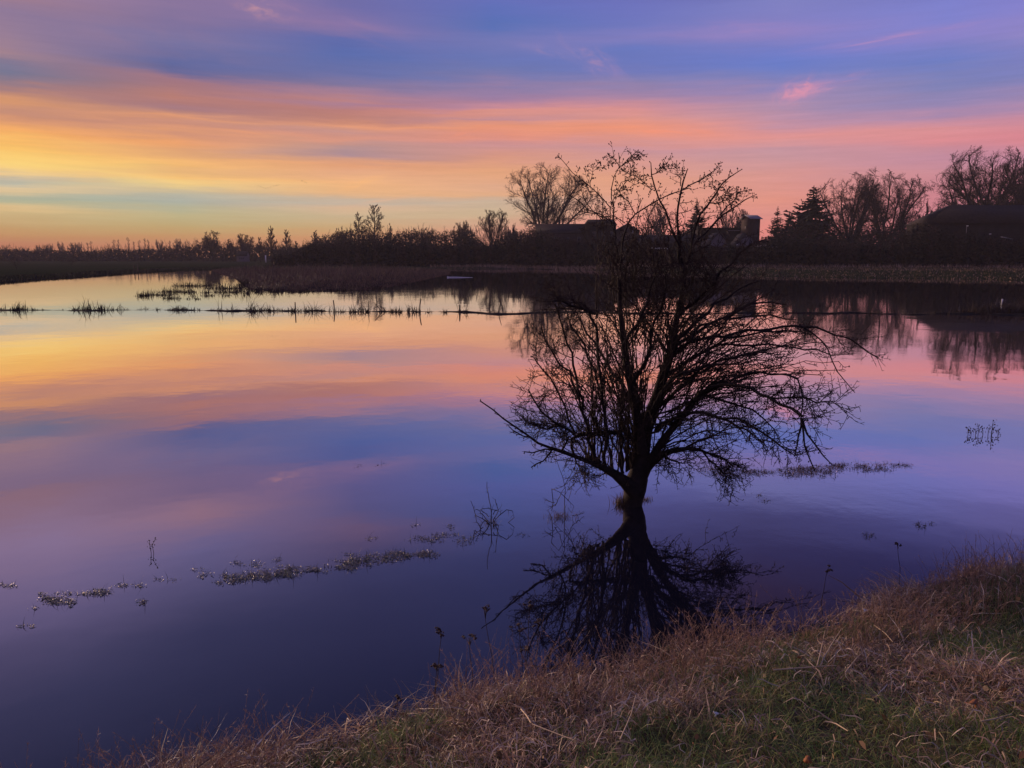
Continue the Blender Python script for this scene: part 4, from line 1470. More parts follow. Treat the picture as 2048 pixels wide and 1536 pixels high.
sedge_patch('ridge_mound', [(1925, 626, 50, 16, 260), (1965, 624, 60, 22, 500), (2010, 624, 60, 26, 560), (2050, 624, 60, 26, 500), (1985, 627, 90, 10, 300), (2110, 622, 90, 26, 500)], 'dark grassy hump on the ridge at the right edge', 'grass', seed=94, cmul=1.15)
posts = [(591, 625, 604, 0.0, 'dark fence post in the grassy left stretch of the ridge'),
         (669, 622, 600, -0.05, 'slim fence post in the gap of the ridge grass'),
         (839, 624, 597, 0.10, 'tall slim post near the right end of the ridge grass'),
         (919, 626, 609, 0.0, 'short stub post alone on the bare ridge'),
         (818, 625, 615, 0.0, 'stumpy low post just left of the tall slim post')]
for px, yb, yt, ln, lab in posts:
    p = on_z(px, yb)
    h_ = at(px, yt, p[1])[2]
    gq = Geo()
    r_ = 0.035
    gq.tubes(np.array([[-0.0, 0, -0.3], [ln * 0.3, 0, h_ * 0.5], [ln, 0, h_ - 0.01], [ln, 0, h_]]), np.array([r_, r_, r_ * 0.9, 0.0]), 6)
    tag(gq.build('fence_post', M_post, loc=(p[0], p[1], 0)), lab, 'post', 'posts along the drowned ridge')
for px0, py0, px1, py1, lab in ((765, 624, 748, 605, 'leaning stick in the middle of the ridge grass'), (996, 624, 1003, 597, 'leaning stick on the bare ridge left of the thorn tree'), (775, 623, 757, 611, 'lower stick propped beside the leaning stick in the grass')):
    p = on_z(px0, py0)
    q1 = at(px1, py1, p[1])
    gq = Geo()
    P = np.array([[0, 0, -0.1], (q1 - p) * 0.5, (q1 - p)])
    P[1, 2] += 0.02
    gq.tubes(P, np.array([0.028, 0.024, 0.014]), 5)
    tag(gq.build('leaning_stick', M_post, loc=p), lab, 'stick')
p = on_z(2003, 612)
gq = Geo()
zt_ = at(2003, 598, p[1])[2]
gq.tubes(np.array([[0, 0, 0], [0, 0, zt_ * 0.55], [0.01, 0, zt_ * 0.56], [0.02, 0, zt_], [0.02, 0, zt_ + 0.01]]), np.array([0.045, 0.045, 0.05, 0.05, 0.0]), 8)
tag(gq.build('marker_post', M_white, loc=p), 'white marker post on the grassy hump at the right', 'post')

# ------------------------------------------------------------------ the thorn tree standing in the water
TB = on_z(1263, 1010)
TY = float(TB[1])
root = thing('hawthorn_tree', (TB[0], TY, 0), 'bare spreading thorn tree standing in the flooded water', 'tree')


def limb(points, d0, d1, n=None):
    """traced limb: (column, row, width in pixels), depth offset from d0 to d1 metres"""
    pts = np.array([(p_[0], p_[1]) for p_ in points], float)
    wd = np.array([p_[2] for p_ in points], float)
    L = np.concatenate([[0], np.cumsum(np.linalg.norm(np.diff(pts, axis=0), axis=1))])
    n = n or max(5, int(L[-1] / 22))
    u = np.linspace(0, L[-1], n)
    # smooth through the traced points
    px = np.interp(u, L, pts[:, 0])
    py = np.interp(u, L, pts[:, 1])
    for _ in range(1):
        px[1:-1] = 0.25 * px[:-2] + 0.5 * px[1:-1] + 0.25 * px[2:]
        py[1:-1] = 0.25 * py[:-2] + 0.5 * py[1:-1] + 0.25 * py[2:]
    w = np.interp(u, L, wd)
    d = d0 + (d1 - d0) * (u / L[-1])
    P = np.array([at(a, b_, TY + dd_) for a, b_, dd_ in zip(px, py, d)])
    R_ = w / 2 / F * (TY + d)
    P -= np.array([TB[0], TY, 0])
    return P, R_


trunk = [
    ([(1262, 1075, 54), (1263, 1030, 46), (1266, 1000, 40), (1269, 978, 45), (1274, 958, 46), (1280, 940, 37), (1284, 910, 31), (1288, 870, 29), (1306, 818, 25), (1323, 763, 21), (1345, 695, 18), (1350, 650, 13), (1362, 600, 9.5), (1372, 540, 7)], 0.0, 0.15),
    ([(1284, 905, 22), (1279, 850, 18), (1262, 780, 15), (1248, 690, 12), (1240, 620, 9), (1238, 560, 7)], -0.1, -0.45),
    ([(1270, 984, 34), (1247, 957, 27), (1219, 941, 15), (1193, 928, 11), (1172, 922, 10), (1132, 905, 8), (1102, 896, 7)], -0.05, -0.35),
    ([(1286, 950, 24), (1302, 922, 18), (1318, 888, 16), (1350, 852, 14), (1404, 784, 12), (1450, 760, 9)], 0.0, -0.3),
    ([(1288, 945, 18), (1322, 906, 13), (1372, 894, 9), (1402, 900, 7)], 0.05, -0.5),
]
limbs = [
    # low left arm
    ([(1104, 897, 8), (1060, 874, 6), (1022, 848, 5), (990, 826, 4), (975, 810, 3.5), (965, 796, 3)], -0.35, -0.5),
    ([(1104, 900, 5), (1080, 904, 4), (1050, 902, 3)], -0.35, -0.3),
    ([(1104, 900, 5), (1086, 925, 4), (1062, 934, 3)], -0.35, -0.45),
    ([(1060, 875, 4), (1034, 866, 3.5), (1018, 862, 3), (1014, 850, 2)], -0.4, -0.5),
    ([(1122, 903, 6), (1140, 868, 5), (1131, 880, 4), (1128, 874, 4)], -0.35, -0.5),
    ([(1150, 915, 6), (1138, 890, 8), (1130, 878, 7), (1150, 868, 12), (1190, 866, 14), (1240, 868, 12)], -0.3, -0.1),
    ([(1150, 915, 5), (1158, 935, 3.5), (1171, 949, 2.5)], -0.3, -0.4),
    # shoots from the left arm
    ([(1190, 928, 9), (1178, 890, 9), (1172, 840, 8), (1158, 780, 7), (1142, 710, 6), (1120, 650, 4.5), (1112, 610, 3)], -0.2, -0.7),
    ([(1212, 938, 10), (1213, 900, 10), (1208, 850, 9.5), (1204, 780, 9), (1198, 700, 8), (1185, 630, 7), (1168, 600, 5), (1140, 610, 4)], -0.15, -0.6),
    ([(1243, 952, 12), (1245, 900, 11), (1241, 840, 10), (1243, 760, 9.5), (1246, 690, 9), (1240, 620, 8), (1236, 540, 7), (1231, 470, 6), (1229, 420, 5), (1220, 367, 4), (1238, 335, 3), (1242, 307, 2.2)], -0.1, 0.35),
    ([(1150, 868, 8), (1118, 852, 7), (1098, 835, 6), (1080, 815, 5), (1062, 800, 4), (1055, 778, 3)], -0.4, -0.8),
    ([(1118, 852, 6), (1090, 856, 4), (1066, 846, 3)], -0.5, -0.6),
    ([(1150, 866, 7), (1136, 830, 6), (1118, 790, 5), (1100, 760, 4.5), (1085, 740, 4), (1075, 722, 3), (1067, 714, 2.5)], -0.3, -0.9),
    ([(1172, 840, 8), (1148, 770, 6), (1118, 720, 5), (1098, 690, 4), (1084, 660, 3)], -0.3, -1.0),
    ([(1204, 790, 8), (1180, 720, 6), (1150, 660, 5), (1128, 620, 4), (1110, 582, 3)], -0.2, 0.5),
    ([(1190, 628, 8), (1170, 614, 8), (1135, 610, 6), (1112, 590, 4), (1098, 600, 3)], -0.5, -0.8),
    # upper sparse leaders
    ([(1231, 470, 5), (1226, 432, 4.5), (1210, 405, 4), (1182, 377, 3.5), (1160, 355, 3), (1132, 337, 2.6), (1121, 322, 2.2), (1115, 305, 1.8)], 0.25, 0.2),
    ([(1182, 377, 3), (1180, 352, 2.6), (1187, 340, 2.2), (1195, 328, 1.6)], 0.25, 0.4),
    ([(1228, 412, 3.5), (1233, 385, 3), (1242, 372, 2.4), (1262, 350, 2)], 0.3, 0.0),
    ([(1238, 335, 3), (1255, 326, 2.6), (1262, 318, 2.2), (1275, 304, 1.8)], 0.35, 0.3),
    ([(1238, 337, 3), (1255, 330, 2.6), (1268, 318, 2.2), (1280, 315, 1.8)], 0.35, 0.6),
    ([(1238, 333, 3), (1228, 320, 2.4), (1215, 308, 2)], 0.35, 0.2),
    ([(1240, 540, 8), (1245, 490, 7), (1249, 445, 6), (1270, 427, 5.5), (1295, 410, 5), (1322, 390, 4.5), (1350, 379, 4), (1375, 376, 3)], -0.1, -0.3),
    ([(1270, 428, 4), (1262, 410, 3.4), (1250, 395, 3), (1234, 384, 2.4)], -0.15, -0.3),
    ([(1250, 446, 4), (1236, 434, 3), (1222, 428, 2.4), (1205, 440, 4), (1180, 425, 3.4), (1165, 402, 3), (1160, 378, 2.4)], -0.1, 0.1),
    ([(1228, 448, 5), (1200, 436, 4.5), (1178, 420, 4), (1158, 402, 3.4), (1140, 390, 3), (1130, 388, 2)], 0.2, 0.5),
    ([(1232, 388, 3), (1248, 345, 2.6), (1252, 350, 2), (1275, 360, 2), (1300, 386, 3), (1310, 382, 2)], 0.2, 0.0),
    ([(1368, 570, 12), (1358, 500, 10), (1346, 461, 9), (1337, 434, 8), (1321, 401, 6.5), (1304, 380, 5.5), (1302, 351, 5), (1299, 325, 3)], 0.15, 0.05),
    ([(1304, 380, 3.5), (1290, 370, 3), (1270, 355, 2.6), (1250, 340, 2), (1240, 338, 1.6)], 0.05, 0.25),
    ([(1302, 350, 4), (1318, 344, 3), (1330, 332, 2.4), (1332, 326, 2)], 0.05, -0.1),
    ([(1372, 545, 13), (1358, 500, 11), (1354, 455, 9.5), (1358, 420, 8.5), (1362, 380, 8), (1366, 365, 7), (1373, 346, 5), (1376, 338, 3)], 0.15, 0.35),
    ([(1362, 382, 5), (1380, 372, 4.6), (1404, 354, 4), (1420, 346, 3.2), (1432, 342, 2.4), (1442, 337, 1.8)], 0.3, 0.2),
    ([(1420, 348, 3), (1428, 366, 3), (1434, 384, 3), (1430, 394, 2.6)], 0.25, 0.0),
    ([(1361, 372, 4), (1358, 346, 3.4), (1350, 335, 2.6), (1344, 330, 2)], 0.3, 0.5),
    ([(1374, 530, 11), (1385, 480, 9), (1400, 430, 8), (1418, 406, 7), (1432, 390, 6), (1446, 366, 5.4), (1462, 352, 4.6), (1474, 342, 3.6), (1486, 338, 2.4)], 0.1, -0.2),
    ([(1380, 500, 9), (1412, 465, 8), (1432, 436, 7), (1448, 424, 6), (1466, 418, 5.4), (1482, 411, 4.6), (1498, 398, 3.6), (1513, 390, 2.4)], 0.1, 0.4),
    ([(1440, 430, 5), (1462, 404, 4.4), (1475, 388, 3.8), (1490, 382, 3), (1497, 378, 2.4)], 0.2, 0.5),
    ([(1418, 406, 5), (1438, 402, 4), (1460, 400, 3.4), (1474, 406, 2.4)], 0.0, -0.3),
    ([(1446, 405, 4), (1440, 388, 3.4), (1452, 384, 2.6), (1464, 388, 2)], 0.0, -0.2),
    # right side sweeps
    ([(1404, 786, 12), (1450, 762, 10), (1491, 776, 9), (1532, 793, 8), (1573, 820, 7.5), (1603, 837, 7.5)], -0.3, -2.0),
    ([(1603, 836, 6), (1596, 869, 5), (1592, 890, 4), (1592, 906, 3)], -2.0, -2.1),
    ([(1603, 836, 6), (1603, 880, 5), (1614, 912, 4), (1631, 941, 3)], -2.0, -2.25),
    ([(1604, 838, 6.5), (1618, 862, 5.4), (1634, 896, 4.4), (1655, 918, 3.6), (1666, 938, 2.6)], -2.0, -2.3),
    ([(1532, 793, 6), (1560, 800, 5.4), (1601, 793, 5), (1628, 790, 4.6), (1645, 801, 4), (1666, 815, 3.4), (1672, 800, 2.4)], -1.35, -1.8),
    ([(1600, 838, 3.4), (1630, 836, 3), (1650, 828, 2.6), (1664, 822, 2)], -2.0, -2.1),
    ([(1466, 758, 7), (1519, 746, 6), (1568, 739, 5.4), (1595, 760, 5), (1614, 787, 4.4), (1614, 808, 4), (1604, 834, 3.6)], -0.4, -2.0),
    ([(1340, 705, 12), (1382, 681, 10), (1464, 669, 8.4), (1532, 654, 7.4), (1598, 650, 6.4), (1642, 658, 5.4), (1683, 675, 4.6), (1721, 688, 3.8), (1754, 717, 2.4)], 0.1, 0.4),
    ([(1598, 650, 4.6), (1640, 680, 4), (1655, 713, 3.4), (1677, 740, 3), (1710, 786, 2)], 0.3, 0.0),
    ([(1430, 690, 7), (1491, 691, 6), (1573, 694, 5), (1642, 700, 4), (1669, 716, 3), (1708, 708, 2.2)], 0.1, 0.6),
    ([(1325, 760, 14), (1370, 720, 10), (1430, 690, 8), (1500, 668, 6), (1560, 660, 4.6), (1600, 668, 3)], 0.1, -0.6),
    ([(1312, 862, 14), (1368, 822, 10), (1437, 836, 8), (1480, 850, 6), (1519, 880, 3)], 0.0, -1.6),
    ([(1418, 830, 7), (1491, 844, 6), (1532, 869, 5), (1560, 891, 4), (1587, 911, 2.6)], -0.9, -1.9),
    ([(1400, 790, 9), (1440, 800, 7), (1500, 820, 5), (1540, 850, 3.6), (1560, 880, 2.4)], -0.2, -1.5),
    ([(1400, 900, 8), (1432, 908, 6), (1452, 918, 4), (1468, 932, 3)], -0.45, -0.6),
    ([(1404, 901, 6), (1424, 925, 4), (1440, 948, 3), (1460, 958, 2)], -0.45, -0.8),
    ([(1372, 895, 7), (1410, 880, 5), (1440, 866, 4), (1462, 850, 3)], -0.3, 0.2),
    ([(1310, 905, 10), (1345, 921, 4), (1374, 930, 2.5)], 0.0, -0.3),
    ([(1345, 695, 13), (1390, 640, 10), (1440, 600, 7), (1480, 575, 5), (1520, 560, 3)], 0.15, 0.7),
    ([(1352, 640, 12), (1400, 590, 9), (1440, 550, 7), (1470, 510, 5), (1500, 490, 3)], 0.15, -0.5),
    ([(1330, 730, 11), (1400, 660, 8), (1470, 620, 6), (1530, 600, 5), (1570, 610, 3)], 0.1, 0.9),
    ([(1248, 690, 11), (1280, 640, 8), (1300, 590, 6), (1310, 540, 4), (1306, 500, 3)], -0.4, -0.8),
    ([(1262, 780, 12), (1300, 700, 9), (1312, 640, 7), (1330, 590, 5), (1332, 550, 3)], -0.2, -1.0),
    ([(1306, 820, 14), (1330, 770, 10), (1370, 740, 8), (1420, 730, 6), (1480, 725, 4.6), (1530, 720, 3)], -0.1, -1.1),
    ([(1282, 860, 14), (1260, 800, 10), (1225, 740, 8), (1190, 690, 6), (1165, 650, 4.6), (1150, 620, 3)], 0.0, 1.0),
    ([(1290, 850, 14), (1340, 790, 10), (1390, 750, 8), (1450, 720, 6), (1520, 700, 4.6), (1580, 690, 3)], 0.05, 1.2),
    ([(1345, 700, 10), (1420, 640, 8), (1490, 628, 6), (1540, 632, 5), (1590, 640, 3)], 0.1, 1.1),
]
tp_, lp_ = [], []
gq = Geo()
for j, (pts, d0, d1) in enumerate(trunk):
    P, R_ = limb(pts, d0, d1)
    R_ = R_ * (1 + 0.07 * np.sin(np.arange(len(R_)) * 1.9 + j))
    gq.tubes(P, R_, 12)
    tp_.append((P, R_))
gq.build('trunk', M_bark, root, True)
for pts, d0, d1 in limbs:
    P, R_ = limb(pts, d0, d1)
    g2 = Geo()
    kink = np.random.default_rng(len(P) + len(lp_)).standard_normal(P.shape) * np.minimum(0.017, 0.9 * R_.mean() + 0.006)
    kink[0] = 0
    P = P + kink
    R_ = R_ * (0.50 if pts[-1][1] < 480 else 0.74)
    g2.tubes(P, R_, 6)
    g2.build('branch', M_bark, root, True)
    lp_.append((P, R_))


def resample(P, R_, n=12):
    L = np.concatenate([[0], np.cumsum(np.linalg.norm(np.diff(P, axis=0), axis=1))])
    u = np.linspace(0, L[-1], n)
    return np.stack([np.interp(u, L, P[:, k_]) for k_ in range(3)], 1), np.interp(u, L, R_)


rng = np.random.default_rng(77)
N_ARM = 4
is_arm = [j_ < N_ARM or l_[0][0][0] > 1590 for j_, l_ in enumerate(limbs)]
base_set = [resample(*p_) for p_, q_ in zip(lp_, is_arm) if not q_] + [resample(*p_) for p_ in tp_[1:]] + [resample(tp_[0][0][-16:], tp_[0][1][-16:])]
LP = np.stack([b2[0] for b2 in base_set])
LR = np.stack([b2[1] for b2 in base_set])
# extra shoots that fill the round of the crown: from the inner frame to points in the outline
poly = np.array([(1085, 700), (1100, 640), (1140, 600), (1200, 575), (1260, 560), (1340, 545), (1450, 545), (1540, 575), (1610, 635), (1680, 680), (1700, 735), (1650, 780), (1570, 850), (1490, 880),
                 (1430, 900), (1340, 905), (1200, 890), (1120, 868), (1072, 820), (1070, 760)], float)


def inside(p):
    x, y = p
    c_ = False
    j = len(poly) - 1
    for i in range(len(poly)):
        xi, yi = poly[i]
        xj, yj = poly[j]
        if (yi > y) != (yj > y) and x < (xj - xi) * (y - yi) / (yj - yi) + xi:
            c_ = not c_
        j = i
    return c_


shoots = []


def along(pts):
    pts = np.array(pts, float)
    u = rng.random() * (len(pts) - 1)
    i_ = min(int(u), len(pts) - 2)
    return pts[i_] + (pts[i_ + 1] - pts[i_]) * (u - i_)


def bezier(src, ctl, tgt, r0, r1, spread):
    tt = np.linspace(0, 1, 12)[:, None]
    path = (1 - tt) ** 2 * src + 2 * tt * (1 - tt) * ctl + tt ** 2 * tgt
    path = path + 2.2 * rng.standard_normal(path.shape) * (tt > 0) + np.cumsum(1.6 * rng.standard_normal(path.shape), axis=0) * (tt > 0)
    dep = rng.choice([-1, 1]) * (0.15 + spread * rng.random()) * tt[:, 0] ** 1.2
    P = np.array([at(a_, b_, TY + dd_) for (a_, b_), dd_ in zip(path, dep)]) - np.array([TB[0], TY, 0])
    shoots.append((P, np.linspace(r0, r1, 12) * (0.6 + 0.6 * rng.random())))


nA = nB = nC = 0
while nA < 62:                                             # upright shoots from the low left arm and the left side of the bole
    src = along([(1168, 920), (1200, 932), (1240, 953), (1272, 930), (1280, 880)])
    tgt = np.array([src[0] - 135 + 190 * rng.random(), 560 + 300 * rng.random() ** 1.2])
    if inside(tgt) and src[1] - tgt[1] > 60:
        bezier(src, np.array([src[0] + 0.15 * (tgt[0] - src[0]), src[1] + 0.55 * (tgt[1] - src[1])]), tgt, 0.0125, 0.0045, 0.9)
        nA += 1
while nB < 78:                                             # arching sprays to the right
    src = along([(1300, 920), (1350, 852), (1404, 784), (1330, 740), (1306, 818), (1290, 880)])
    tgt = np.array([src[0] + 60 + 320 * rng.random(), 560 + 340 * rng.random()])
    if inside(tgt) and tgt[1] < src[1] + 60:
        dxx, dyy = tgt - src
        bezier(src, np.array([src[0] + 0.42 * dxx, src[1] + 0.75 * dyy - 25 * rng.random()]), tgt, 0.0110, 0.0045, 1.1)
        nB += 1
while nC < 46:                                             # top of the dense crown
    src = along([(1290, 860), (1262, 770), (1248, 690), (1345, 695), (1323, 763), (1350, 650)])
    tgt = np.array([src[0] - 150 + 330 * rng.random(), 500 + 150 * rng.random()])
    if src[1] - tgt[1] > 60 and 1090 < tgt[0] < 1520:
        bezier(src, np.array([src[0] + 0.2 * (tgt[0] - src[0]), src[1] + 0.55 * (tgt[1] - src[1])]), tgt, 0.0100, 0.0040, 1.0)
        nC += 1
nD = 0
while nD < 64:                                             # thin straight rods that fill the loose top of the crown
    src = along([(1190, 640), (1240, 600), (1300, 590), (1350, 620), (1400, 600), (1440, 590)])
    tgt = np.array([src[0] - 60 + 130 * rng.random(), 390 + 150 * rng.random()])
    bezier(src, np.array([src[0] + 0.3 * (tgt[0] - src[0]), src[1] + 0.5 * (tgt[1] - src[1])]), tgt, 0.0062, 0.0026, 0.8)
    nD += 1
SPp = np.stack([s_[0] for s_ in shoots])
SR = np.stack([s_[1] for s_ in shoots])
g2 = Geo()
g2.tubes(SPp, SR, 4)
# side twigs
upper = LP[:, -1, 2] > at(1300, 470, TY)[2]
t1 = grow(rng, LP[~upper], LR[~upper], 16, 0.10, 1.0, 46, 17, 0.48, 7, 0.11, 0.03, 0.50, 0.5, 0.0048, abslen=True, end_short=0.55, rmax=0.0075)
t1u = grow(rng, LP[upper], LR[upper], 8, 0.05, 0.95, 45, 15, 0.24, 6, 0.10, 0.0, 0.5, 0.6, 0.0028, abslen=True, end_short=0.6)
arm = [resample(*p_) for p_, q_ in zip(lp_, is_arm) if q_]
AP, AR = np.stack([q_[0] for q_ in arm]), np.stack([q_[1] for q_ in arm])
ta = grow(rng, AP, AR, 4, 0.2, 0.95, 40, 12, 0.16, 4, 0.12, 0.02, 0.5, 0.6, 0.0026, abslen=True)
t3a = grow(rng, AP, AR * 0.7, 9, 0.1, 1.0, 62, 14, 0.03, 3, 0.1, 0.02, 0.8, 0.8, 0.0026, abslen=True, end_short=0.0)
t1s = grow(rng, SPp, SR, 8, 0.2, 1.0, 40, 14, 0.36, 6, 0.11, 0.03, 0.6, 0.5, 0.0044, abslen=True, end_short=0.5)
t2 = grow(rng, *t1, 5, 0.2, 1.0, 48, 16, 0.22, 5, 0.13, 0.02, 0.7, 0.6, 0.0038, abslen=True, end_short=0.4)
for (P, R_) in (t1, t1u, t1s, t2, ta, t3a):
    g2.tubes(P, R_, 3)
t3 = grow(rng, *t1, 6, 0.1, 1.0, 68, 14, 0.050, 3, 0.1, 0.0, 0.8, 0.7, 0.0036, abslen=True, end_short=0.0)
t3u = grow(rng, *t1u, 4, 0.15, 1.0, 62, 14, 0.045, 3, 0.1, 0.02, 0.9, 0.8, 0.0036, abslen=True, end_short=0.0)
t3l = grow(rng, LP[upper], LR[upper] * 0.7, 9, 0.2, 1.0, 62, 14, 0.045, 3, 0.1, 0.02, 0.8, 0.8, 0.0036, abslen=True, end_short=0.0)
t3m = grow(rng, *t2, 2, 0.3, 1.0, 66, 14, 0.035, 3, 0.1, 0.0, 0.9, 0.8, 0.0034, abslen=True, end_short=0.0)
t3s = grow(rng, *t1s, 4, 0.2, 1.0, 66, 14, 0.04, 3, 0.1, 0.0, 0.9, 0.8, 0.0034, abslen=True, end_short=0.0)
for (P, R_) in (t3, t3u, t3l, t3m, t3s):
    g2.tubes(P, R_, 3)
tag(g2.build('twigs', M_twig, root), kind='stuff')


def blobs(gm, pts, size, rng):
    n_ = len(pts)
    oct_ = np.array([[1, 0, 0], [-1, 0, 0], [0, 1, 0], [0, -1, 0], [0, 0, 1.2], [0, 0, -1.2]], float)
    fc = np.array([(0, 2, 4), (2, 1, 4), (1, 3, 4), (3, 0, 4), (2, 0, 5), (1, 2, 5), (3, 1, 5), (0, 3, 5)])
    v = pts[:, None] + oct_[None] * size[:, None, None] * (0.7 + 0.6 * rng.random((n_, 6, 1)))
    b_ = gm._push(v, None)
    gm.f3.append((b_ + np.arange(n_)[:, None, None] * 6 + fc[None]).reshape(-1, 3))


g3 = Geo()
ends = np.concatenate([t3[0][:, -1][::3], t3a[0][:, -1], t3u[0][:, -1], t3l[0][:, -1], t3s[0][:, -1][::3], t1u[0][:, -1], LP[upper][:, -1]])
blobs(g3, ends, 0.0055 + 0.006 * rng.random(len(ends)), rng)
tag(g3.build('buds', M_bud, root), kind='stuff')

# straw heaped against the trunk
def straw_tuft(name, px, py, w_, h_, n, label, seed, cmul=1.0, lean=0.6, tall=1.0, mat=M_grass):
    rng = np.random.default_rng(seed)
    p = on_z(px, py)
    base = np.stack([w_ * 0.5 * rng.standard_normal(n), w_ * 0.35 * rng.standard_normal(n), np.full(n, -0.01)], -1)
    pal = np.array([[0.20, 0.13, 0.085], [0.13, 0.085, 0.06], [0.26, 0.18, 0.11], [0.08, 0.06, 0.045]]) * cmul
    cc = pal[rng.integers(0, 4, n)] * (0.6 + 0.7 * rng.random((n, 1)))
    gm = Geo()
    blades(gm, base, h_ * (0.3 + 0.7 * rng.random(n)), lean * (0.3 + rng.random(n)), 0.0022 + 0.002 * rng.random(n), cc, rng, N=5, droop=0.5)
    return tag(gm.build(name, mat, loc=p), label, 'grass')


straw_tuft('dry_tuft', 1246, 1008, 0.11, 0.22, 260, 'brown straw heaped against the left side of the thorn trunk', 101)
straw_tuft('dry_tuft', 1289, 1000, 0.10, 0.10, 90, 'small brown straw wisp at the right side of the thorn trunk', 102)


# dead shrubs beside it
def twig_shrub(name, px, py, paths, label, seed, litter=0, rad=0.006):
    p = on_z(px, py)
    Yp = p[1]
    rng = np.random.default_rng(seed)
    gm = Geo()
    ps = []
    for path in paths:
        pts = np.array([at(a, b_, Yp + 0.12 * rng.standard_normal()) for a, b_ in path]) - p
        pts[:, 2] = np.maximum(pts[:, 2], -0.03)
        P, R_ = resample(pts, np.linspace(rad, rad * 0.5, len(pts)), 8)
        P += 0.006 * rng.standard_normal(P.shape)
        gm.tubes(P, R_, 4)
        ps.append((P, R_))
    PP, RR = np.stack([a for a, _ in ps]), np.stack([b_ for _, b_ in ps])
    tw_ = grow(rng, PP, RR, 4, 0.2, 1.0, 50, 15, 0.10, 4, 0.2, 0.0, 0.7, 0.5, 0.002, abslen=True)
    gm.tubes(*tw_, 3)
    o_ = thing(name, p, label, 'shrub')
    gm.build('stems', M_twig, o_)
    if litter:
        gl_ = Geo()
        base = np.stack([0.09 * rng.standard_normal(litter) - 0.02, 0.06 * rng.standard_normal(litter), np.full(litter, 0.0)], -1)
        cc = np.array([[0.20, 0.14, 0.11]]) * (0.5 + 0.8 * rng.random((litter, 1)))
        blades(gl_, base, 0.04 + 0.08 * rng.random(litter), 0.5 + 1.2 * rng.random(litter), np.full(litter, 0.003), cc, rng)
        tag(gl_.build('straw', M_grass, o_), kind='stuff')
    return o_


twig_shrub('dead_shrub', 985, 1048, [[(982, 1050), (982, 1020), (978, 990), (973, 965)], [(985, 1048), (1000, 1030), (1017, 1015), (1033, 1029), (1020, 1046), (1005, 1047)],
                                     [(980, 1048), (962, 1036), (950, 1028), (942, 1002)], [(982, 1050), (965, 1030), (952, 1018)], [(984, 1046), (996, 1020), (990, 1000)],
                                     [(975, 1050), (960, 1058), (952, 1040), (950, 1025)], [(985, 1028), (996, 1020), (962, 1016)], [(978, 1032), (960, 1020)], [(972, 1048), (985, 1045), (990, 1035)]],
           'small tangled dead shrub poking from the water left of the thorn tree', 111, 20)
twig_shrub('dead_shrub', 1122, 1036, [[(1128, 1050), (1130, 1010), (1130, 975), (1122, 945), (1112, 922)], [(1130, 968), (1142, 950), (1150, 936)], [(1104, 1022), (1108, 1000), (1104, 978), (1120, 985), (1140, 1004), (1154, 1014), (1146, 1030), (1136, 1016)],
                                      [(1110, 1012), (1120, 990), (1130, 975)], [(1108, 1006), (1090, 1000)], [(1110, 1008), (1098, 1018)], [(1146, 1030), (1168, 1026)]],
           'dead shrub with angular bent twigs just left of the thorn trunk', 112, 90, 0.005)


def sprig(name, px, py, stems, label, seed, h=0.35, heads=True, cat='plant'):
    """upright water plant with small dark whorls"""
    rng = np.random.default_rng(seed)
    p = on_z(px, py)
    gm = Geo()
    gh = Geo()
    for (dxp, hp) in stems:
        q0 = on_z(px + dxp, py) - p
        hh_ = hp / F * p[1]
        P = np.array([[q0[0], q0[1], -0.03], [q0[0] + 0.006 * rng.standard_normal(), q0[1], hh_ * 0.5], [q0[0] + 0.03 * rng.standard_normal(), q0[1], hh_]])
        gm.tubes(P, np.array([0.005, 0.004, 0.003]) * p[1] / 12, 4)
        if heads:
            for k_ in range(3):
                zc = hh_ * (0.4 + 0.28 * k_)
                pt = np.array([np.interp(zc, P[:, 2], P[:, 0]), q0[1], zc])
                blobs(gh, pt[None] + 0.02 * rng.standard_normal((5, 3)) * p[1] / 12, (0.005 + 0.006 * rng.random(5)) * p[1] / 12, rng)
    o_ = thing(name, p, label, cat)
    gm.build('stem', M_twig, o_)
    if heads:
        tag(gh.build('flower_heads', M_bud, o_), kind='stuff')
    return o_


sprig('water_sprigs', 1962, 870, [(-26, 16), (-12, 14), (-6, 24), (4, 18), (14, 18), (20, 30), (22, 18), (34, 12), (-20, 12)], 'clump of dark knobbly sprigs out in the water at the right', 121)
sprig('water_sprigs', 305, 1106, [(-2, 26), (3, 34)], 'pair of thin dark sprigs alone in the water at the left', 122)


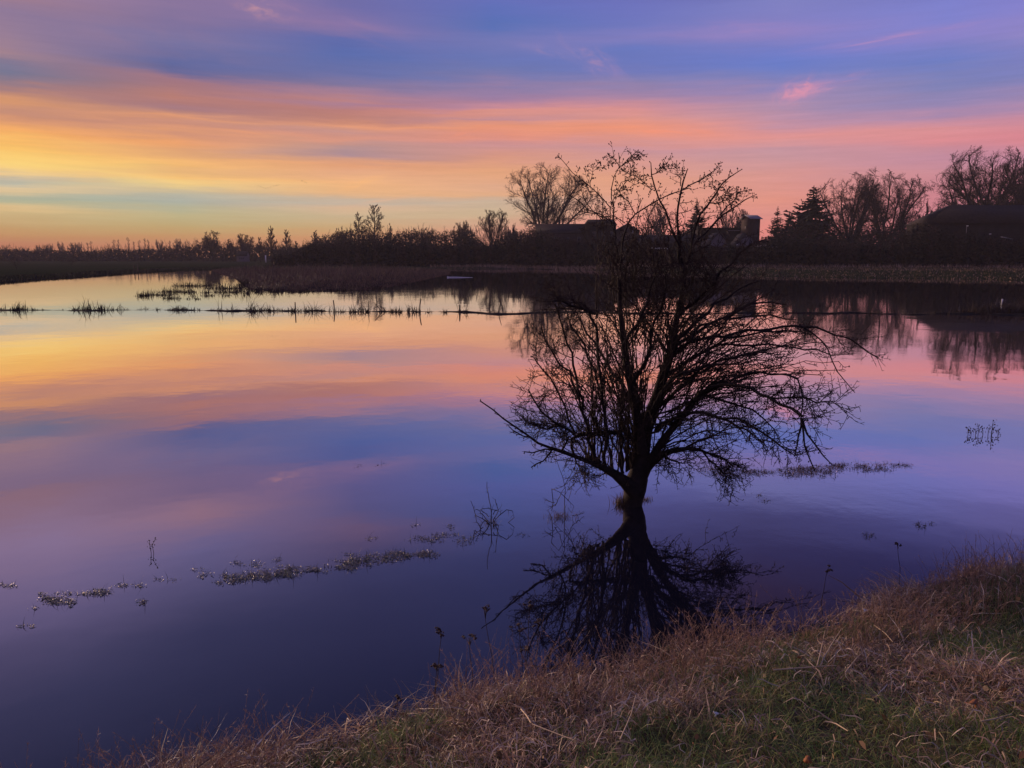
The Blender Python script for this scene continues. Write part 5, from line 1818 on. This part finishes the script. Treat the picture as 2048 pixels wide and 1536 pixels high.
# ------------------------------------------------------------------ floating weed
def weed(name, spots, label, seed, tint=(0.36, 0.30, 0.27), dens=0.85):
    rng = np.random.default_rng(seed)
    gm = Geo()
    o = on_z(spots[0][0], spots[0][1])
    for (px, py, wpx, hpx, n) in spots:
        n = int(n * dens)
        kc = max(2, n // 14)
        cxx, cyy = rng.random(kc) * 2 - 1, np.clip(rng.standard_normal(kc) * 0.5, -1, 1)
        ic = rng.integers(0, kc, n)
        x = px + wpx * 0.5 * cxx[ic] + 5.5 * rng.standard_normal(n)
        y = py + hpx * 0.5 * cyy[ic] + 1.9 * rng.standard_normal(n)
        base = np.array([on_z(a, b_) for a, b_ in zip(x, y)]) - o
        base[:, 2] = 0.003 + 0.010 * rng.random(n)
        cc = np.array([tint]) * (0.25 + 1.1 * rng.random((n, 1))) * np.array([[1, 0.98, 0.9]])
        grn = rng.random(n) < 0.18
        cc[grn] *= np.array([0.8, 1.05, 0.6])
        a = rng.random(n) * 2 * np.pi
        ln = 0.010 + 0.036 * rng.random(n) ** 2
        d = np.stack([np.cos(a), np.sin(a), 0.16 * rng.standard_normal(n)], -1)
        tt = np.linspace(-0.5, 0.5, 3)
        P = base[:, None] + d[:, None] * ln[:, None, None] * tt[None, :, None]
        P[:, 1, 2] += 0.006 * rng.random(n)
        P[:, :, 2] = np.maximum(P[:, :, 2], 0.002)
        sd = np.stack([-np.sin(a), np.cos(a), 0.5 * rng.standard_normal(n)], -1)
        gm.ribbons(P, nrm(sd), np.tile(np.array([0.4, 1.0, 0.3]), (n, 1)) * (0.002 + 0.0035 * rng.random((n, 1))), cc)
        ns = max(1, n // 10)
        bs = np.array([on_z(a_, b_) for a_, b_ in zip(x[:ns], y[:ns])]) - o
        bs[:, 2] = -0.01
        blades(gm, bs, 0.03 + 0.10 * rng.random(ns) ** 2, 0.2 + 0.5 * rng.random(ns), np.full(ns, 0.0026), cc[:ns] * 0.5, rng)
    return tag(gm.build(name, M_weed, loc=o), label, 'water weed', kind='stuff')


weed('floating_weed', [(460, 1162, 60, 9, 190), (495, 1156, 90, 16, 520), (540, 1150, 80, 22, 620), (575, 1146, 50, 24, 480), (588, 1138, 26, 12, 120)], 'thick straw raft on the water, left half of the long weed line', 131)
weed('floating_weed', [(690, 1132, 36, 26, 330), (720, 1122, 70, 26, 620), (765, 1116, 70, 18, 460), (815, 1110, 70, 16, 480), (856, 1108, 40, 14, 260)], 'thick straw raft on the water nearest the thorn tree', 132)
weed('floating_weed', [(618, 1140, 30, 8, 90), (640, 1138, 30, 18, 150)], 'small straw scrap between the two thick rafts', 133)
weed('floating_weed', [(855, 1078, 60, 14, 190), (900, 1072, 60, 22, 170), (935, 1084, 50, 20, 120), (830, 1076, 30, 8, 50), (910, 1050, 30, 16, 40), (745, 1074, 30, 8, 40), (835, 1050, 24, 14, 24)], 'thin loose straw above the raft nearest the thorn tree', 134)
weed('floating_weed', [(95, 1196, 40, 14, 190), (125, 1202, 50, 22, 300), (140, 1186, 20, 8, 40), (180, 1188, 50, 16, 200), (205, 1184, 30, 10, 90), (230, 1172, 40, 10, 60), (265, 1172, 40, 8, 50), (75, 1218, 24, 8, 20)], 'brownish weed clump in the water at the lower left', 135)
weed('floating_weed', [(300, 1202, 40, 18, 60), (45, 1254, 40, 14, 40), (330, 1162, 50, 10, 40), (405, 1146, 34, 20, 90), (12, 1172, 34, 10, 90), (500, 1127, 60, 12, 110), (545, 1120, 30, 6, 30)], 'loose scraps of weed scattered around the left weed line', 136)
weed('floating_weed', [(1432, 940, 60, 18, 260), (1462, 950, 70, 16, 260), (1505, 944, 50, 8, 120), (1540, 946, 80, 10, 180), (1570, 940, 40, 10, 120), (1620, 946, 90, 18, 620), (1640, 938, 90, 10, 300), (1660, 934, 50, 8, 120), (1700, 932, 70, 12, 240), (1740, 935, 60, 8, 160), (1760, 940, 60, 8, 90),
                       (1800, 932, 50, 7, 110), (1728, 942, 40, 6, 60), (1770, 928, 50, 6, 40)], 'long brown weed raft under the drooping right branches', 137, (0.22, 0.125, 0.085), 1.8)
weed('floating_weed', [(1510, 994, 50, 6, 40), (1545, 1003, 40, 6, 40)], 'faint thin weed streak below the long brown raft', 138, (0.10, 0.065, 0.06))
weed('floating_weed', [(1745, 1072, 30, 8, 50), (1830, 1048, 26, 6, 40), (1838, 1056, 24, 5, 40), (1866, 1049, 14, 5, 20), (1730, 1070, 10, 6, 20)], 'dark specks of weed on the water near the right bank', 139, (0.06, 0.045, 0.05))
weed('floating_weed', [(715, 932, 20, 8, 16), (770, 930, 26, 6, 20), (1048, 1070, 20, 8, 26)], 'tiny weed specks far out left of the thorn tree', 140, (0.10, 0.07, 0.07))

# ------------------------------------------------------------------ grass on the near bank
rng = np.random.default_rng(55)
VG = VNoise(19)


def bank_points(n, smin, smax, dmin, dmax, power=1.0):
    s = smin + (smax - smin) * rng.random(n)
    d = dmin + (dmax - dmin) * rng.random(n) ** power
    x = BP0[0] + s * BD[0] + d * BN[0]
    y = BP0[1] + s * BD[1] + d * BN[1]
    keep = (y > 0.9) & (np.abs(x) < y * 0.85 + 1.2)
    x, y = x[keep], y[keep]
    return x, y, bank_z(x, y), bank_d(x, y)[0]


def green_at(x, y, d):
    gn = VG.fbm(x * 1.1 + 4, y * 1.1, 3)
    return np.clip((gn - 0.47) * 6 + (d - 0.95) * 0.70 + (x - 0.7) * 0.22, 0, 1)


gm = Geo()
# tangled dry grass in leaning swathes
x, y, z, d = bank_points(150000, -4.5, 12, -0.15, 5.4)
gr_ = green_at(x, y, d)
keep = rng.random(len(x)) > gr_ * 0.90
x, y, z, d = x[keep], y[keep], z[keep], d[keep]
n = len(x)
clump = np.clip((VG.fbm(x * 2.6 + 1, y * 2.6 + 5, 2) - 0.25) * 2, 0, 1.2)
h = (0.06 + 0.165 * rng.random(n)) * (0.40 + 1.15 * clump) * np.clip(1.25 - 0.16 * d, 0.5, 1.3)
flow = VG.fbm(x * 0.8 + 11, y * 0.8 + 2, 2) * 4 * np.pi
a = flow + 1.5 * rng.standard_normal(n)
lean = 0.35 + 0.9 * rng.random(n)
tt = np.linspace(0, 1, 5)
up = np.array([0, 0, 1.0])
dirv = np.stack([np.cos(a), np.sin(a), np.zeros(n)], -1)
base = np.stack([x, y, z - 0.01], -1)
arch = np.stack([tt * (1 - 0.45 * tt)] * 1, 0)
P = base[:, None] + h[:, None, None] * (up * (arch[0][None, :, None] * (1.3 - 0.55 * lean[:, None, None])) + dirv[:, None] * (lean[:, None, None] * tt[None, :, None] ** 1.5))
P += 0.010 * rng.standard_normal(P.shape) * tt[None, :, None]
side = nrm(np.stack([-np.sin(a + 0.6 * rng.standard_normal(n)), np.cos(a + 0.6 * rng.standard_normal(n)), 0.5 * rng.standard_normal(n)], -1))
pal = np.array([[0.48, 0.31, 0.225], [0.40, 0.26, 0.19], [0.57, 0.42, 0.31], [0.28, 0.18, 0.13], [0.18, 0.12, 0.09], [0.44, 0.34, 0.20]])
cc = pal[rng.integers(0, len(pal), n)] * (0.55 + 0.7 * rng.random((n, 1))) * np.clip(0.25 + 1.5 * VG.fbm(x * 1.8, y * 1.8 + 20, 3), 0.4, 1.6)[:, None]
hi = rng.random(n) < 0.07  # random blades lightened as glints, the highlight is in their colour
cc[hi] = np.array([0.80, 0.68, 0.54]) * (0.8 + 0.4 * rng.random((hi.sum(), 1)))
wd = ((0.0012 + 0.0018 * rng.random(n)) * (1 + 2.2 * rng.random(n) ** 5))[:, None] * (1 - 0.8 * tt[None] ** 2)
gm.ribbons(P, side, wd, cc)
tag(gm.build('dry_grass', M_grass), 'tangled brown winter grass covering the near bank', 'grass', kind='stuff')

gm = Geo()
x, y, z, d = bank_points(190000, -4.5, 12, 0.3, 5.6)
gr_ = green_at(x, y, d)
keep = rng.random(len(x)) < 0.12 + gr_ * 0.9
x, y, z, d = x[keep], y[keep], z[keep], d[keep]
n = len(x)
base = np.stack([x, y, z - 0.01], -1)
pal = np.array([[0.155, 0.240, 0.060], [0.115, 0.195, 0.050], [0.23, 0.265, 0.085], [0.30, 0.25, 0.12]])
cc = pal[rng.integers(0, 4, n)] * (0.6 + 0.8 * rng.random((n, 1))) * (0.6 + 0.8 * VG.fbm(x * 2, y * 2 + 8, 2))[:, None]
blades(gm, base, (0.06 + 0.13 * rng.random(n)) * (0.6 + 0.8 * VG.fbm(x * 3, y * 3, 2)), 0.4 + 1.0 * rng.random(n), 0.0014 + 0.0016 * rng.random(n), cc, rng, N=4, droop=0.5)
tag(gm.build('green_grass', M_grass), 'short green grass in patches on the near bank', 'grass', kind='stuff')

# flattened straw lying in mats over it all
gm = Geo()
x, y, z, d = bank_points(95000, -4.5, 12, 0.0, 5.4)
keep = rng.random(len(x)) < np.clip(1.5 * VG.fbm(x * 1.7 + 40, y * 1.7, 3) - 0.35 - 0.25 * green_at(x, y, d), 0.05, 0.9)
x, y, z = x[keep], y[keep], z[keep]
n = len(x)
a = VG.fbm(x * 0.9 + 50, y * 0.9, 2) * 5 * np.pi + 0.8 * rng.standard_normal(n)
tt = np.linspace(0, 1, 4)
ln = 0.04 + 0.115 * rng.random(n)
dv = np.stack([np.cos(a), np.sin(a), np.zeros(n)], -1)
b0_ = np.stack([x, y, z + 0.03 + 0.08 * rng.random(n)], -1)
P = b0_[:, None] + dv[:, None] * (ln[:, None] * tt[None])[..., None]
P[:, :, 2] += (0.03 * rng.standard_normal(n))[:, None] * tt[None] + (0.05 * rng.random(n))[:, None] * np.sin(np.pi * tt)[None]
P += 0.006 * rng.standard_normal(P.shape)
sd = nrm(np.stack([-np.sin(a), np.cos(a), 0.6 * rng.standard_normal(n)], -1))
pal = np.array([[0.58, 0.42, 0.31], [0.46, 0.31, 0.22], [0.70, 0.56, 0.44], [0.36, 0.23, 0.17]])
cc = pal[rng.integers(0, 4, n)] * (0.6 + 0.6 * rng.random((n, 1)))
gm.ribbons(P, sd, (0.0016 + 0.0024 * rng.random(n))[:, None] * np.array([[0.7, 1.0, 0.9, 0.3]]), cc)
tag(gm.build('straw_litter', M_grass), 'flattened pale straw lying in mats on the near bank', 'straw', kind='stuff')

# dead leaf scraps caught in the grass
gm = Geo()
x, y, z, d = bank_points(2600, -4.0, 12, 0.1, 5.2)
n = len(x)
a = rng.random(n) * 6.28
ll = 0.008 + 0.022 * rng.random(n) ** 2
dv = nrm(np.stack([np.cos(a), np.sin(a), 0.5 * rng.standard_normal(n)], -1))
tt = np.linspace(-0.5, 0.5, 4)
P = np.stack([x, y, z + 0.03 + 0.07 * rng.random(n)], -1)[:, None] + dv[:, None] * (ll[:, None] * 2 * tt[None])[..., None]
P[:, 1:3, 2] += (0.3 * ll * rng.standard_normal(n))[:, None]
sd = nrm(np.cross(dv, rng.standard_normal((n, 3))))
pal = np.array([[0.20, 0.095, 0.05], [0.13, 0.07, 0.045], [0.34, 0.22, 0.13], [0.08, 0.05, 0.04]])
gm.ribbons(P, sd, ll[:, None] * np.array([[0.1, 0.6, 0.55, 0.06]]), pal[rng.integers(0, 4, n)] * (0.7 + 0.6 * rng.random((n, 1))))
tag(gm.build('leaf_litter', M_grass), 'small dead leaf scraps caught in the grass of the near bank', 'leaves', kind='stuff')

# tall pinkish stems with feathery heads at the water's edge
gm = Geo()
x, y, z, d = bank_points(7000, -2.6, 12, -0.05, 1.2, 1.0)
n = len(x)
cl = VG.fbm(x * 1.3 + 31, y * 1.3, 2)
keep = rng.random(n) < np.clip((cl - 0.38) * 4, 0.05, 1)
x, y, z = x[keep], y[keep], z[keep]
n = len(x)
h = (0.14 + 0.29 * rng.random(n) ** 1.8) * (0.5 + 0.9 * cl[keep])
a = rng.random(n) * 2 * np.pi
ln = 0.10 + 0.55 * rng.random(n)
tt = np.linspace(0, 1, 6)
dirv = np.stack([np.cos(a), np.sin(a), np.zeros(n)], -1)
base = np.stack([x, y, z - 0.02], -1)
P = base[:, None] + h[:, None, None] * (up * tt[None, :, None] + dirv[:, None] * (ln[:, None, None] * tt[None, :, None] ** 2))
cc = np.array([[0.36, 0.23, 0.17]]) * (0.5 + 0.8 * rng.random((n, 1)))
gm.tubes(P, np.tile(np.linspace(0.0018, 0.0009, 6), (n, 1)), 3, cc)
# heads: small sprays near each tip
hsel = rng.random(n) < 0.7
hp = P[hsel]
k = 12
ti = 0.72 + 0.28 * rng.random((len(hp), k))
pp, tan, _ = interp_paths(hp, np.ones(hp.shape[:2]), ti)
dv = nrm(tan * 1.0 + 0.55 * rng.standard_normal(pp.shape))
ls = (0.012 + 0.022 * rng.random((len(hp), k, 1)))
sd = nrm(np.cross(dv, rng.standard_normal(dv.shape)))
tri = np.stack([pp - sd * 0.0016, pp + sd * 0.0016, pp + dv * ls], 2).reshape(-1, 3, 3)
gm.tris(tri, np.repeat(np.array([[0.40, 0.26, 0.20]]) * (0.6 + 0.8 * rng.random((len(hp), 1))), k, axis=0))
tag(gm.build('tall_grass', M_grass), 'tall feathery grass stems along the water edge', 'grass', kind='stuff')


# dark dead flower stalks standing at the edge
def flower_stalk(px, py, pbx, pby, label, seed, big=0.62):
    """umbel-headed dead stalk: head seen at (px, py), foot at (pbx, pby)"""
    rng = np.random.default_rng(seed)
    foot = None
    r = ray(pbx, pby)
    for s_ in np.linspace(2, 16, 700):
        p_ = np.array([0, 0, EYE]) + r * s_
        if p_[2] <= max(float(bank_z(p_[0], p_[1])), 0.0):
            foot = p_
            break
    top = at(px, py, foot[1] + 0.05) - foot
    o_ = thing('dead_flower_stalk', foot, label, 'plant', 'dead flower stalks along the bank edge')
    gs = Geo()
    P = np.array([[0, 0, -0.05], top * 0.35 + [0.01, 0, 0], top * 0.7, top])
    gs.tubes(P, np.array([0.0035, 0.003, 0.0024, 0.002]), 5)
    for k_ in range(5):
        e = top + np.array([0.045 * big * rng.standard_normal(), 0.03 * rng.standard_normal(), 0.02 * big * rng.standard_normal()])
        gs.tubes(np.array([top * 0.88, (top * 0.94 + e) / 2, e]), np.array([0.0025, 0.002, 0.002]), 3)
        gh = Geo()
        blobs(gh, e[None] + 0.010 * big * rng.standard_normal((9, 3)) * np.array([1.3, 1.3, 0.5]), 0.004 + 0.005 * rng.random(9), rng)
        gh.build('flower_head', M_bud, o_)
    gs.build('stem', M_twig, o_)


for j, (a, b_, c_, d_, lab) in enumerate([
    (884, 1262, 868, 1390, 'dead flower stalk with the tallest clear head, leftmost by the water'),
    (875, 1333, 862, 1420, 'dead flower stalk with broad low head in front of the tallest one'),
    (938, 1276, 944, 1380, 'dead flower stalk with flat head right of the broad low one'),
    (968, 1220, 990, 1370, 'dead flower stalk with double flat head highest over the water'),
    (1060, 1210, 1050, 1345, 'dead flower stalk with small head over the left branch reflection'),
    (1078, 1246, 1070, 1330, 'dead flower stalk with ragged head against the dark reflection'),
    (1038, 1252, 1044, 1350, 'dead flower stalk with tiny head between flat and ragged heads'),
    (1052, 1296, 1046, 1360, 'short dead flower stalk with thick head close to the grass'),
    (796, 1394, 790, 1440, 'short dark flower stalk low in the grass at the left'),
    (1655, 1140, 1640, 1205, 'dead dark stalk by the water right of the tree reflection'),
    (1795, 1090, 1800, 1160, 'fuzzy dead stalk rising from the grass at the right')]):
    flower_stalk(a, b_, c_, d_, lab, 400 + j)

# single straws, a leaf and a feather lying on the bank
def on_bank(px, py, lift=0.0):
    r = ray(px, py)
    for s_ in np.linspace(1.0, 16, 3000):
        p_ = np.array([0, 0, EYE]) + r * s_
        if p_[2] <= float(bank_z(p_[0], p_[1])) + lift:
            return p_
    return p_


def straw(pts, label, r0=0.006, lift=0.10):
    P = np.array([on_bank(a, b_, lift) for a, b_ in pts])
    p = P[0].copy()
    Q, _ = resample(P - p, np.ones(len(P)), 7)
    gm = Geo()
    gm.tubes(Q, np.linspace(r0, r0 * 0.6, 7), 5)
    tag(gm.build('dry_stalk', M_straw, loc=p), label, 'straw', 'loose dry stalks on the bank')


straw([(1546, 1340), (1600, 1336), (1672, 1331)], 'long pale dry stalk lying level on the green patch')
straw([(1634, 1332), (1642, 1300), (1650, 1262)], 'thin upright dry stalk crossing the long pale stalk', 0.004, 0.16)
straw([(1640, 1332), (1656, 1300), (1684, 1256)], 'thin slanting dry stalk beside the upright one', 0.004, 0.16)
straw([(1690, 1346), (1710, 1320), (1736, 1294)], 'dry stalk slanting up to the right past the dark hollow', 0.005)
straw([(1650, 1443), (1670, 1446), (1696, 1462)], 'short bent dry stalk on grass at the lower middle', 0.005)
straw([(1960, 1443), (1990, 1438), (2024, 1428)], 'short pale dry stalk near the brown leaf at the right', 0.005)
straw([(1240, 1480), (1262, 1430), (1272, 1390)], 'curved dry stalk leaning over the green hollow', 0.004, 0.2)
straw([(1064, 1448), (1110, 1466), (1148, 1480)], 'long straight dry stalk across the dry tangle', 0.004, 0.16)
straw([(1042, 1418), (1054, 1432), (1062, 1446)], 'short thick pale stalk above the long straight one', 0.006, 0.16)
straw([(1748, 1250), (1770, 1266), (1786, 1284)], 'pale dry stalk pointing down right in the upper grass', 0.005, 0.12)


def leaf(px, py, w_, label, mat, name, cat, seed, tilt=0.5):
    rng = np.random.default_rng(seed)
    p = on_bank(px, py, 0.09)
    k = 14
    v = [(0, 0, 0.012)]
    for i in range(k):
        a_ = 2 * np.pi * i / k
        rr = w_ * (0.75 + 0.25 * math.cos(3 * a_) + 0.1 * rng.standard_normal())
        v.append((rr * math.cos(a_), rr * 0.8 * math.sin(a_), 0.35 * w_ * math.cos(2 * a_) + 0.1 * w_ * rng.standard_normal()))
    nv = len(v)
    v += [(q_[0], q_[1], q_[2] - 0.002) for q_ in v]
    f = [(0, 1 + i, 1 + (i + 1) % k) for i in range(k)] + [(nv, nv + 1 + (i + 1) % k, nv + 1 + i) for i in range(k)]
    f += [(1 + i, nv + 1 + i, nv + 1 + (i + 1) % k, 1 + (i + 1) % k) for i in range(k)]
    gm = Geo()
    gm.mesh(v, f)
    o_ = tag(gm.build(name, mat, loc=p), label, cat)
    o_.rotation_euler = (tilt, 0.1, rng.random() * 6)
    return o_


leaf(1948, 1410, 0.055, 'curled rust-brown fallen leaf in the green grass at right', M_leaf, 'fallen_leaf', 'leaf', 1)
leaf(1432, 1428, 0.022, 'small pale feather-like scrap upright in the dry grass', M_white, 'pale_scrap', 'litter', 2, 1.2)
leaf(1730, 1221, 0.026, 'small whitish scrap on the upper green patch of the bank', M_white, 'pale_scrap', 'litter', 3, 0.9)
leaf(1362, 1362, 0.028, 'grey pale scrap at the edge of the dry grass clump', M_trim, 'pale_scrap', 'litter', 4, 0.8)
leaf(1616, 1520, 0.03, 'orange-brown fallen leaf at the bottom edge of the grass', M_leaf, 'fallen_leaf', 'leaf', 5, 0.6)

# ------------------------------------------------------------------ thin evening haze over the flood plain
M_haze = bpy.data.materials.new('haze_air')
M_haze.use_nodes = True
t = M_haze.node_tree
t.nodes.clear()
pv = t.nodes.new('ShaderNodeVolumePrincipled')
pv.inputs['Color'].default_value = (0.92, 0.86, 0.90, 1)
pv.inputs['Density'].default_value = 0.00019
ou = t.nodes.new('ShaderNodeOutputMaterial')
t.links.new(pv.outputs[0], ou.inputs['Volume'])
gm = Geo()
gm.box((0, 0, 15.0), (3240, 3240, 34.0))
tag(gm.build('haze', M_haze), 'thin mauve evening haze over the flooded meadow', 'haze', kind='stuff')

# ------------------------------------------------------------------ a skein of birds, tiny in the glow
rng = np.random.default_rng(60)
gb = Geo()
gb.mesh([(-0.55, -0.05, 0.14), (-0.22, 0.06, 0.02), (0, 0.28, 0), (0.22, 0.06, 0.02), (0.55, -0.05, 0.14), (0, -0.26, 0), (-0.2, -0.08, 0.01), (0.2, -0.08, 0.01), (0, 0, -0.08), (0, 0, 0.07)],
        [(0, 6, 1), (4, 3, 7), (1, 6, 9), (3, 9, 7), (1, 9, 2), (3, 2, 9), (6, 5, 9), (7, 9, 5), (1, 2, 8), (3, 8, 2), (6, 8, 5), (7, 5, 8), (1, 8, 6), (3, 7, 8)])
first = None
for i, (px, py) in enumerate([(516, 371), (521, 373), (526, 375), (531, 377), (536, 376), (541, 374), (547, 372), (553, 371), (558, 370), (604, 362), (609, 364), (613, 366)]):
    Yq = 340.0 + 4 * (i % 4)
    p = at(px, py, Yq)
    if first is None:
        first = tag(gb.build('bird', M_bird, loc=p), 'tiny dark bird in the loose line of nine in the glow', 'bird', 'skein of birds in the left sky')
    else:
        o_ = first.copy()
        COL.objects.link(o_)
        o_.location = p
        if i > 8:
            o_['label'] = 'tiny dark bird in the trio right of the longer line'
        o_.rotation_euler = (0.2 * rng.standard_normal(), 0.3 * rng.standard_normal(), 1.2 + 0.3 * rng.standard_normal())
